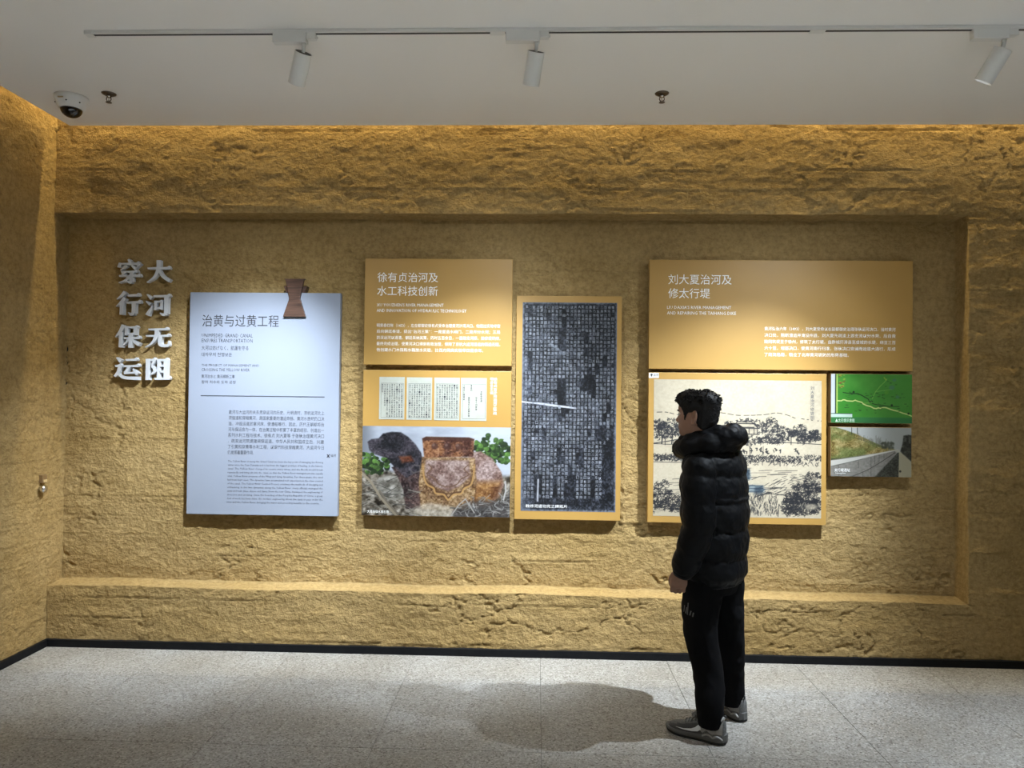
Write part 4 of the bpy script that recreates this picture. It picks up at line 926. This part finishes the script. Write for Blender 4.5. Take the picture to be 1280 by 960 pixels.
def dense(rows, per=3):
    R0 = np.array(rows); out = []
    for i in range(len(R0) - 1):
        for k in range(per): out.append(tuple(R0[i] * (1 - k / per) + R0[i + 1] * k / per))
    return out + [tuple(R0[-1])]
parts = [loft([head_ring(r_) for r_ in dense(HEAD, 2)])]
for s in (-1, 1):     # ears
    e0 = HC + LH * (s * .073) + FH * (-.004) + np.array([0, 0, .094])
    d = LH * s * .62 - FH * .78; d /= np.linalg.norm(d)
    rings = []
    for h, wd in ((-.031, .007), (-.025, .014), (-.012, .017), (.004, .021), (.018, .023), (.028, .019), (.035, .009)):
        rings.append([e0 + np.array([0, 0, h]) + d * (wd * math.cos(2 * math.pi * k / 14) + wd * .35) + (LH * s * .8 + FH * .6) * (.0055 * math.sin(2 * math.pi * k / 14)) + FH * (-.10 * h) for k in range(14)])
    parts.append(loft(rings))
    hx = [e0 + np.array([0, 0, a_]) + d * b_ + LH * (s * .004) for a_, b_ in ((.004, .000), (.022, .004), (.033, .016), (.030, .028), (.014, .034), (-.006, .030), (-.022, .020), (-.030, .010))]
    parts.append(tube(catmull(hx, 4), .0052, 10))
parts.append(tube([HC + FH * -.030 + np.array([0, 0, .06]), HC + FH * -.034 + np.array([0, 0, .01]), B(.0, 0, 1.41), B(-.01, 0, 1.34)], [.056, .057, .062, .075], 24))
parts.append(loft([ell(B(0, 0, z), FD, LD, a, b) for z, a, b in ((.80, .155, .10), (.92, .150, .10), (1.05, .150, .10), (1.2, .165, .11), (1.32, .165, .10), (1.38, .12, .075), (1.41, .06, .05))]))
ARML = [B(-.005, .175, 1.355), B(-.03, .215, 1.10), B(-.005, .235, .98), B(.055, .240, .835)]
ARMR = [B(-.005, -.175, 1.355), B(.0, -.20, 1.10), B(.03, -.205, .98), B(.08, -.205, .86)]
for A in (ARML, ARMR): parts.append(tube(catmull(A, 5), np.interp(np.linspace(0, 1, 16), [0, .5, .7, 1], [.050, .042, .036, .026]), 16))
def hand(parts, w, down, outw, fwd, curl=1.0):
    """relaxed hand: w wrist, down along the hand, outw dorsal side, fwd index side"""
    down, outw, fwd = [np.asarray(v_) / np.linalg.norm(v_) for v_ in (down, outw, fwd)]
    rings = []
    for t_, a, b in ((-.02, .027, .021), (.0, .027, .020), (.02, .033, .018), (.05, .041, .0165), (.075, .042, .0155), (.088, .038, .012)):
        rings.append([w + down * t_ + fwd * (a * math.cos(2 * math.pi * k / 16)) + outw * (b * math.sin(2 * math.pi * k / 16)) for k in range(16)])
    parts.append(loft(rings))
    for off, ln, r0 in ((.030, .90, .0088), (.010, 1.0, .0092), (-.010, .95, .0088), (-.029, .78, .0078)):
        k0 = w + down * .078 + fwd * off + outw * .002
        d1 = down * .86 - outw * .50 * curl; d2 = down * .30 - outw * .95 * curl; d3 = -down * .35 - outw * .9 * curl
        p1 = k0 + d1 / np.linalg.norm(d1) * .040 * ln; p2 = p1 + d2 / np.linalg.norm(d2) * .027 * ln; p3 = p2 + d3 / np.linalg.norm(d3) * .020 * ln
        parts.append(tube(catmull([k0 - down * .02, k0, p1, p2, p3], 4), np.interp(np.linspace(0, 1, 17), [0, .3, .8, 1], [r0, r0 * 1.06, r0 * .95, r0 * .7]), 12))
    t0 = w + down * .022 + fwd * .026 - outw * .004
    parts.append(tube(catmull([t0, t0 + fwd * .014 + down * .026 - outw * .012, t0 + fwd * .012 + down * .056 - outw * .020, t0 + fwd * .002 + down * .080 - outw * .024], 4), [.0135, .0132, .013, .0125, .0122, .012, .0115, .011, .0108, .0105, .010, .009, .0065], 12))
hand(parts, ARML[-1], ARML[-1] - ARML[-2] + np.array([0, 0, -.35]), LD * .9 - FD * .45, FD * .9 + LD * .35, 0.95)
hand(parts, ARMR[-1], ARMR[-1] - ARMR[-2] + np.array([0, 0, -.3]), -LD * .9 - FD * .3, FD * .9 - LD * .35, 0.9)
LEGL = [B(-.005, .080, .80), B(.020, .090, .64), B(.022, .090, .50), B(-.012, .080, .32), np.array([.864, 3.632, .20]), np.array([.866, 3.620, .06])]
LEGR = [B(-.02, -.080, .80), B(-.015, -.095, .64), B(-.020, -.115, .50), np.array([1.013, 3.850, .33]), np.array([1.030, 3.877, .21]), np.array([1.042, 3.892, .06])]
for A in (LEGL, LEGR): parts.append(tube(catmull(A, 5), np.interp(np.linspace(0, 1, 26), [0, .3, .55, .9, 1], [.068, .060, .045, .032, .032]), 16))
body = remeshed('body', parts, 0.0042, M_SKIN, person, 2, 0.5)
for s in (-1, 1):    # hollow of each ear
    e0 = HC + LH * (s * .073) + FH * (-.004) + np.array([0, 0, .094]); d = LH * s * .62 - FH * .78; d /= np.linalg.norm(d)
    c0 = e0 + d * .015 + np.array([0, 0, .002]) - np.array(ORG['person']); n = len(body.data.vertices); co = np.zeros(n * 3); body.data.vertices.foreach_get('co', co); co = co.reshape(-1, 3)
    g = np.exp(-((np.linalg.norm((co - c0) * np.array([1, 1, .7]), axis=1)) / .010) ** 2); co = co - (LH * s)[None] * (.013 * g)[:, None]
    body.data.vertices.foreach_set('co', co.reshape(-1)); body.data.update()
for s in (-1, 1):    # eyes
    v, f = lathe([(.0118 * math.cos(a), .0118 * math.sin(a)) for a in np.linspace(-math.pi / 2, math.pi / 2, 10)], HC + FH * .0775 + LH * (s * .031) + np.array([0, 0, .112]), FH, 16)
    e = mesh('eye', v, f, mat('eye_white', (.6, .58, .55), .2), body, True)
    v, f = lathe([(.0060, .0108), (.0045, .0121), (.0, .0124)], HC + FH * .0775 + LH * (s * .031) + np.array([0, 0, .112]), FH, 14); mesh('iris', v, f, mat('dark_iris', (.015, .01, .008), .2), body, True)
    br = catmull([HC + FH * .0945 + LH * (s * .014) + np.array([0, 0, .126]), HC + FH * .093 + LH * (s * .032) + np.array([0, 0, .131]), HC + FH * .080 + LH * (s * .050) + np.array([0, 0, .127])], 5)
    v, f = tube(br, np.interp(np.linspace(0, 1, len(br)), [0, .4, 1], [.003, .0042, .0015]), 8); mesh('eyebrow', v, f, M_HAIR, body, True)

# --- hair
def hairline(a):
    return float(np.interp(abs(a), [0, .55, .85, 1.02, 1.18, 1.34, 1.62, 1.80, 2.2, math.pi], [.166, .160, .148, .133, .076, .116, .118, .050, .028, .020]))
def hair_off(th, h, x):
    hl = hairline(th); d = h - hl; k = sstep(-.006, .012, d)
    top = sstep(.13, .20, h); side = .0065 + .006 * (abs(th) > 2.0)
    t_ = side + top * .016 + .010 * math.exp(-(th / .5) ** 2) * sstep(.16, .19, h)
    nz = .006 * float(fbm(np.array(th * 6.0), np.array(h * 90.0), 3, 5)) * 2
    return float(-.010 * (1 - k) + (t_ + nz * (0.3 + top)) * k)
HR = dense([r_ for r_ in HEAD if r_[0] > .015], 3)
rows = []
for r_ in HR:
    lift = 0.022 * float(sstep(.165, .212, r_[0])); ring = head_ring(r_, 96, hair_off); rows.append([p + np.array([0, 0, lift]) for p in ring])
V1, F1 = loft(rows); parts = [(V1, F1)]
q = random.Random(9)
for k in range(300):
    th = q.uniform(-math.pi, math.pi); h = q.uniform(.165, .215) if k < 230 else q.uniform(.06, .15)
    if k >= 230: th = q.choice([-1, 1]) * q.uniform(2.2, math.pi)
    if abs(th) < .9 and h < .17: h = q.uniform(.172, .20)
    row = np.array([np.interp(h, [a[0] for a in HEAD], [a[j] for a in HEAD]) for j in range(4)]); e = hair_off(th, h, 1)
    fr = row[1] if abs(th) < 1.57 else row[2]; f_ = math.cos(th) * (fr + e); l_ = math.sin(th) * (row[3] + e)
    b0 = HC + FH * f_ + LH * l_ + np.array([0, 0, h + .022 * float(sstep(.165, .212, h))])
    out = FH * math.cos(th) * .7 + LH * math.sin(th) * .7 + np.array([0, 0, 1.1 * float(sstep(.12, .2, h)) - .55])
    if abs(th) < .8: out = FH * 1.0 + np.array([0, 0, -.25 + .3 * q.random()])
    out = out - FH * .35 * (abs(th) > .8) + np.array([q.gauss(0, .18), q.gauss(0, .18), q.gauss(0, .18)]); out /= np.linalg.norm(out); ln = q.uniform(.006, .015) if h > .15 else q.uniform(.003, .007)
    parts.append(tube([b0 - out * .010, b0 + out * ln * .4, b0 + out * ln + np.array([0, 0, -.003])], [.0042, .0034, .0006], 5))
V, Fc = join(parts); mesh('hair', V, Fc, M_HAIR, person, True)

# --- jacket: quilted torso and sleeves as one shell, hood and cuffs as pieces of it
edges_z = [.755, .895, 1.035, 1.175, 1.305, 1.42]
prof = [(.745, .165, .128, .120), (.80, .192, .142, .140), (.95, .196, .146, .146), (1.10, .200, .146, .150), (1.22, .202, .140, .150), (1.33, .200, .130, .145), (1.385, .180, .118, .135), (1.42, .140, .105, .120), (1.45, .095, .085, .095)]
PZ = [a[0] for a in prof]; rings = []
for z in np.linspace(.745, 1.45, 100):
    k = puff(z, edges_z, 0.10); a, b, b2 = [np.interp(z, PZ, [p_[j] for p_ in prof]) for j in (1, 2, 3)]
    wv = [0] * 48; ring = ell(B(-.005 + .010 * (z > 1.2), 0, z), FD, LD, a * k, b * k, 48, 2.3, b2 * k)
    ring = [p_ + np.array([0, 0, -.022 * math.exp(-((i_ / 48 - .5) / .16) ** 2) * min(1, (z - .745) / .1) * (z < 1.4) + .004 * math.sin(i_ * 1.7 + z * 30)]) for i_, p_ in enumerate(ring)]
    rings.append(ring)
parts = [loft(rings)]
def sleeve(A, parts, n=60):
    C = catmull(A, n // (len(A) - 1)); s_ = np.concatenate([[0], np.cumsum(np.linalg.norm(np.diff(C, axis=0), axis=1))]); s_ /= s_[-1]
    rad = np.interp(s_, [0, .08, .3, .6, .85, .95, 1], [.066, .078, .080, .074, .068, .060, .046]); ed = [0, .16, .38, .60, .81, 1.0]
    rr = [r0 * puff(u, ed, .13) for r0, u in zip(rad, s_)]
    parts.append(tube(C, rr, 28))
SLL = [B(-.010, .165, 1.372), B(-.020, .205, 1.22), B(-.035, .225, 1.06), B(-.005, .240, .95), B(.045, .243, .818)]
SLR = [B(-.005, -.165, 1.372), B(.0, -.190, 1.22), B(.01, -.200, 1.08), B(.04, -.205, .96), B(.08, -.205, .84)]
sleeve(SLL, parts); sleeve(SLR, parts)
jacket = remeshed('jacket', parts, 0.0055, M_JACKET, person, 2, 0.45)
wrinkle(jacket, .007, 13, 4, (1, 1, 1.5))
# hood gathered round the neck
NC = (0.868, 3.752)
def N_(f, l, z): return B(f, l, z, NC)
parts = []
path = catmull([N_(.125, .030, 1.405), N_(.090, .085, 1.415), N_(.0, .112, 1.425), N_(-.085, .090, 1.445), N_(-.120, .0, 1.455), N_(-.085, -.090, 1.445), N_(.0, -.110, 1.425), N_(.090, -.080, 1.415), N_(.125, -.025, 1.405)], 6)
u = np.linspace(0, 1, len(path)); parts.append(tube(path, .046 + .012 * np.sin(math.pi * u) ** 1.5 + .004 * np.sin(u * 40), 20))
path = catmull([N_(.108, .050, 1.455), N_(.045, .092, 1.470), N_(-.04, .088, 1.488), N_(-.105, .050, 1.508), N_(-.125, -.01, 1.512), N_(-.085, -.07, 1.500), N_(.02, -.09, 1.475), N_(.105, -.05, 1.455)], 6)
u = np.linspace(0, 1, len(path)); parts.append(tube(path, .024 + .012 * np.sin(math.pi * u) ** 2 + .004 * np.sin(u * 33 + 1), 18))
path = catmull([N_(-.04, .10, 1.445), N_(-.115, .075, 1.475), N_(-.160, .01, 1.488), N_(-.13, -.06, 1.475), N_(-.03, -.10, 1.445)], 6)
u = np.linspace(0, 1, len(path)); parts.append(tube(path, .034 + .020 * np.sin(math.pi * u) ** 1.2 + .004 * np.sin(u * 21), 18))
path = catmull([N_(-.10, .06, 1.50), N_(-.155, .02, 1.522), N_(-.145, -.04, 1.515)], 6)
u = np.linspace(0, 1, len(path)); parts.append(tube(path, .018 + .012 * np.sin(math.pi * u), 14))
parts.append(tube([N_(.0, 0, 1.36), N_(.0, 0, 1.44)], [.130, .112], 28))
hood = remeshed('hood', parts, 0.0055, M_JACKET, jacket, 3, 0.5)
wrinkle(hood, .011, 15, 14)
# cuff, cord toggle and zip
d_ = SLL[-1] - SLL[-2]; d_ /= np.linalg.norm(d_)
v, f = tube([SLL[-1] - d_ * .03, SLL[-1] - d_ * .006, SLL[-1] + d_ * .012], [.046, .050, .040], 24); mesh('cuff', v, f, M_JACKET, jacket, True)
tg = N_(.150, .075, 1.392)
v, f = tube([N_(.135, .070, 1.43), tg + np.array([0, 0, .012]), tg], [.003, .003, .0055], 10); mesh('cord_toggle', v, f, M_TRACKSLOT, jacket, True)
v, f = box(-.004, .004, -.003, .003, -.32, .32)
zp = [B(.148 - .002 * abs(k - 6), .0, .79 + k * .05) for k in range(13)]; v, f = tube(zp, .004, 8); mesh('zip', v, f, M_TRACKSLOT, jacket, True)

# --- trousers
parts = [loft([ell(B(0, 0, z), FD, LD, a, b, 40, 2.3, b2) for z, a, b, b2 in ((.70, .150, .095, .105), (.76, .165, .11, .125), (.85, .168, .11, .125), (.95, .155, .105, .11))])]
def trouser(A, rad, parts, seed):
    C = catmull(A, 14); u = np.linspace(0, 1, len(C)); rr = np.interp(u, np.linspace(0, 1, len(rad)), rad); rings = []
    for i, (c, r0) in enumerate(zip(C, rr)):
        rings.append([c + FD * (r0 * (1.06 + .04 * float(fbm(np.array(k * .35), np.array(i * .22), 2, seed)) * 4) * math.cos(2 * math.pi * k / 32)) + LD * (r0 * .96 * math.sin(2 * math.pi * k / 32)) for k in range(32)])
    parts.append(loft(rings))
trouser([B(-.005, .080, .80), B(.020, .090, .64), B(.022, .090, .50), B(-.012, .080, .32), np.array([.864, 3.632, .20]), np.array([.866, 3.620, .072])], [.100, .094, .080, .074, .068, .057], parts, 3)
trouser([B(-.02, -.080, .80), B(-.015, -.095, .64), B(-.020, -.115, .50), np.array([1.013, 3.850, .33]), np.array([1.030, 3.877, .21]), np.array([1.044, 3.888, .070])], [.098, .090, .080, .076, .069, .060], parts, 8)
trousers = remeshed('trousers', parts, 0.006, M_TROUSER, person, 4, 0.5)
wrinkle(trousers, .006, 10, 24, (1, 1, .5))
# small white print on the left thigh
from mathutils.bvhtree import BVHTree
def bvh_of(o): 
    me = o.data; return BVHTree.FromPolygons([v_.co.copy() for v_ in me.vertices], [tuple(p_.vertices) for p_ in me.polygons])
tb = bvh_of(trousers); po = Vector(ORG['person'])
pd = Vector((LD * .75 + FD * .66).tolist()); ctr = Vector(B(.045, .17, .635).tolist()); sd = Vector((0, 0, 1)).cross(pd).normalized()
parts = []
for (x0, z0, x1, z1, w_) in ((-.026, -.022, -.018, .012, .006), (-.012, -.026, -.004, .006, .007), (-.002, -.030, .004, .030, .006), (.010, -.030, .018, -.006, .006), (.022, -.034, .028, -.012, .005)):
    q4 = []
    for (a, b) in ((x0, z0), (x0 + w_, z0), (x1 + w_, z1), (x1, z1)):
        p_ = ctr + sd * a + Vector((0, 0, b)); hit_ = tb.ray_cast(p_ + pd * .2 - po, -pd)
        q4.append(tuple((hit_[0] if hit_[0] is not None else p_ - po) + po + pd * .002))
    parts.append((q4, [(0, 1, 2, 3)]))
V, Fc = join(parts); o = mesh('white_print', V, Fc, mat('faded_white_print', (0.13, 0.13, 0.125), 0.8), trousers); o['kind'] = 'stuff'

# --- shoes
M_SHOE = mat('grey_mesh_upper', (0.105, 0.104, 0.101), 0.85, noise=(160, (0.165, 0.163, 0.158), 0.12), bump=(300, 0.4, 0.002))
M_SHOEDARK = mat('dark_grey_overlay', (0.060, 0.060, 0.062), 0.6)
M_SHOELIGHT = mat('light_grey_heel', (0.31, 0.305, 0.29), 0.7, noise=(90, (0.35, 0.345, 0.33)))
M_SOLE = mat('grey_midsole', (0.13, 0.13, 0.126), 0.7); M_OUTSOLE = mat('black_outsole', (0.012, 0.012, 0.013), 0.7)
M_SWOOSH = mat('white_tick', (0.80, 0.82, 0.82), 0.5); M_LACE = mat('grey_lace', (0.26, 0.26, 0.25), 0.9)
US = [0, .03, .07, .11, .15, .19, .23, .262, .283]
UW = [.026, .036, .038, .038, .040, .044, .046, .038, .014]      # half width
UH = [.082, .080, .072, .078, .068, .050, .036, .026, .012]      # height above the sole
UB = [.044, .040, .036, .032, .029, .027, .026, .027, .031]      # top of the sole
def up_at(x, ph):
    w_, h_, b_ = np.interp(x, US, UW), np.interp(x, US, UH), np.interp(x, US, UB)
    return np.array([x, w_ * math.copysign(abs(math.cos(ph)) ** .75, math.cos(ph)), b_ - .004 + h_ * abs(math.sin(ph)) ** .9])
def shoe(heel, direc, side, label):
    d = np.array([direc[0], direc[1], 0.0]); d /= np.linalg.norm(d); l = np.array([-d[1], d[0], 0.0]) * side     # lateral side
    T = lambda p: np.array([heel[0], heel[1], 0]) + d * p[0] + l * p[1] + np.array([0, 0, p[2]])
    xs_ = np.linspace(.0, .283, 40)
    V, Fc = loft([[T(up_at(x, math.pi * k / 20)) for k in range(21)] for x in xs_], caps=False, closed=False)
    Fc.append(tuple(range(20, -1, -1))); Fc.append(tuple(range(39 * 21, 40 * 21)))
    c0 = T((-.006, 0, .075)); V.append(c0); Fc[-2] = (0, 20, len(V) - 1); Fc += [(k + 1, k, len(V) - 1) for k in range(20)]
    sh = mesh('shoe', V, Fc, M_SHOE, person, True); sh['label'] = label
    # midsole and outsole
    def sole(x0, x1, zf, wf, z0f, m, nm, n=40):
        rg = []
        for x in np.linspace(x0, x1, n):
            w_ = np.interp(x, [-.012, 0, .03, .08, .13, .19, .24, .275, .296], [.012, .030, .040, .040, .041, .048, .050, .040, .010]) * wf
            zb, zt = z0f(x), zf(x); rg.append([T((x, w_ * .93, zb)), T((x, w_, (zb + zt) / 2)), T((x, w_ * .96, zt)), T((x, -w_ * .96, zt)), T((x, -w_, (zb + zt) / 2)), T((x, -w_ * .93, zb))])
        V, Fc = loft(rg); return mesh(nm, V, Fc, m, sh)
    lift = lambda x: .016 * max(0, (x - .20) / .096) ** 2 + .006 * max(0, (.02 - x) / .03) ** 2
    sole(-.012, .296, lambda x: np.interp(x, [-.012, .03, .09, .18, .296], [.050, .044, .036, .030, .034]), 1.0, lambda x: .010 + lift(x), M_SOLE, 'midsole')
    sole(-.008, .292, lambda x: .012 + lift(x), .98, lambda x: lift(x), M_OUTSOLE, 'outsole')
    def patch(pts, m, nm, off=.0015, sd=1):
        V = []
        for x, z in pts:
            w_, h_, b_ = np.interp(x, US, UW), np.interp(x, US, UH), np.interp(x, US, UB)
            s_ = min(max((z - b_ + .004) / h_, 0.0), .98) ** (1 / .9); V.append(T((x, sd * (w_ * (1 - s_ * s_) ** .375 + off), z)))
        n = len(V); c = sum(V) / n
        return V, [tuple(range(n))]
    def strip(lo, hi, m, nm, off=.0015, n=24, sds=(1, -1)):
        prts = []
        for sd in sds:
            V = []
            for i in range(n + 1):
                for q_ in range(5):
                    t_ = i / n; a = np.array([np.interp(t_, np.linspace(0, 1, len(lo)), [p_[j] for p_ in lo]) for j in (0, 1)]); b = np.array([np.interp(t_, np.linspace(0, 1, len(hi)), [p_[j] for p_ in hi]) for j in (0, 1)])
                    V += patch([tuple(a * (1 - q_ / 4) + b * q_ / 4)], None, '', off, sd)[0]
            prts.append((V, [(i * 5 + k, (i + 1) * 5 + k, (i + 1) * 5 + k + 1, i * 5 + k + 1) for i in range(n) for k in range(4)]))
        V, Fc = join(prts); return mesh(nm, V, Fc, m, sh, True)
    # toe and quarter overlays, light heel with the wavy border, tick
    strip([(.275, .034), (.24, .030), (.20, .030), (.13, .034), (.10, .038)], [(.270, .046), (.24, .055), (.20, .060), (.13, .082), (.115, .072)], M_SHOEDARK, 'overlay', .0012)
    strip([(.004, .050), (.03, .052), (.055, .046), (.08, .060), (.10, .044), (.115, .056)], [(.004, .116), (.03, .112), (.06, .100), (.085, .098), (.105, .100), (.125, .094)], M_SHOELIGHT, 'heel_panel', .0018)
    lo = [(.232, .043), (.19, .040), (.15, .0405), (.122, .046), (.106, .058), (.112, .082)]; hi = [(.232, .0435), (.19, .045), (.155, .052), (.135, .062), (.122, .074), (.113, .083)]
    strip(lo, hi, M_SWOOSH, 'tick_mark', .0034, 30)
    # scalloped heel cushion
    V, Fc = tube([T((x, .0405 - .001, .030 + .011 * abs(math.sin((x + .002) * 62)))) for x in np.linspace(.0, .10, 30)], .0045, 8); mesh('heel_wave', V, Fc, M_SHOELIGHT, sh, True)
    # tongue, collar, laces and pull tab
    V, Fc = tube(catmull([T((.155, 0, .098)), T((.128, 0, .118)), T((.110, 0, .140)), T((.100, 0, .152))], 5), np.interp(np.linspace(0, 1, 16), [0, 1], [.016, .020]), 14); mesh('tongue', V, Fc, M_SHOE, sh, True)
    V, Fc = tube([T((.062 + .055 * math.cos(a), .031 * math.sin(a), .108 + .014 * math.cos(a) ** 2)) for a in np.linspace(0, 2 * math.pi, 33)], .010, 10, False); mesh('collar', V, Fc, M_SHOELIGHT, sh, True)
    for k in range(5):
        x = .128 + .017 * k; c = [T(up_at(x + .004 * ((i % 2) - .5), ph) + np.array([0, 0, .004])) for i, ph in enumerate(np.linspace(.95, math.pi - .95, 9))]
        V, Fc = tube(c, .0028, 8); mesh('lace', V, Fc, M_LACE, sh, True)
    V, Fc = tube(catmull([T((.135, .008, .112)), T((.140, .030, .122)), T((.150, .028, .104)), T((.142, .010, .110)), T((.140, -.02, .118)), T((.152, -.026, .104))], 5), .0022, 8); mesh('lace_bow', V, Fc, M_LACE, sh, True)
    V, Fc = tube(catmull([T((.006, .0, .112)), T((-.006, 0, .124)), T((-.001, 0, .136)), T((.010, 0, .124))], 5), .0042, 8); mesh('pull_tab', V, Fc, M_SHOEDARK, sh, True)
    return sh
shoe((0.928, 3.588), (-0.84, 0.50), 1, 'grey trainer with white tick, nearer foot')
shoe((1.088, 3.838), (-0.52, 0.855), 1, 'grey trainer, farther foot seen from the heel')
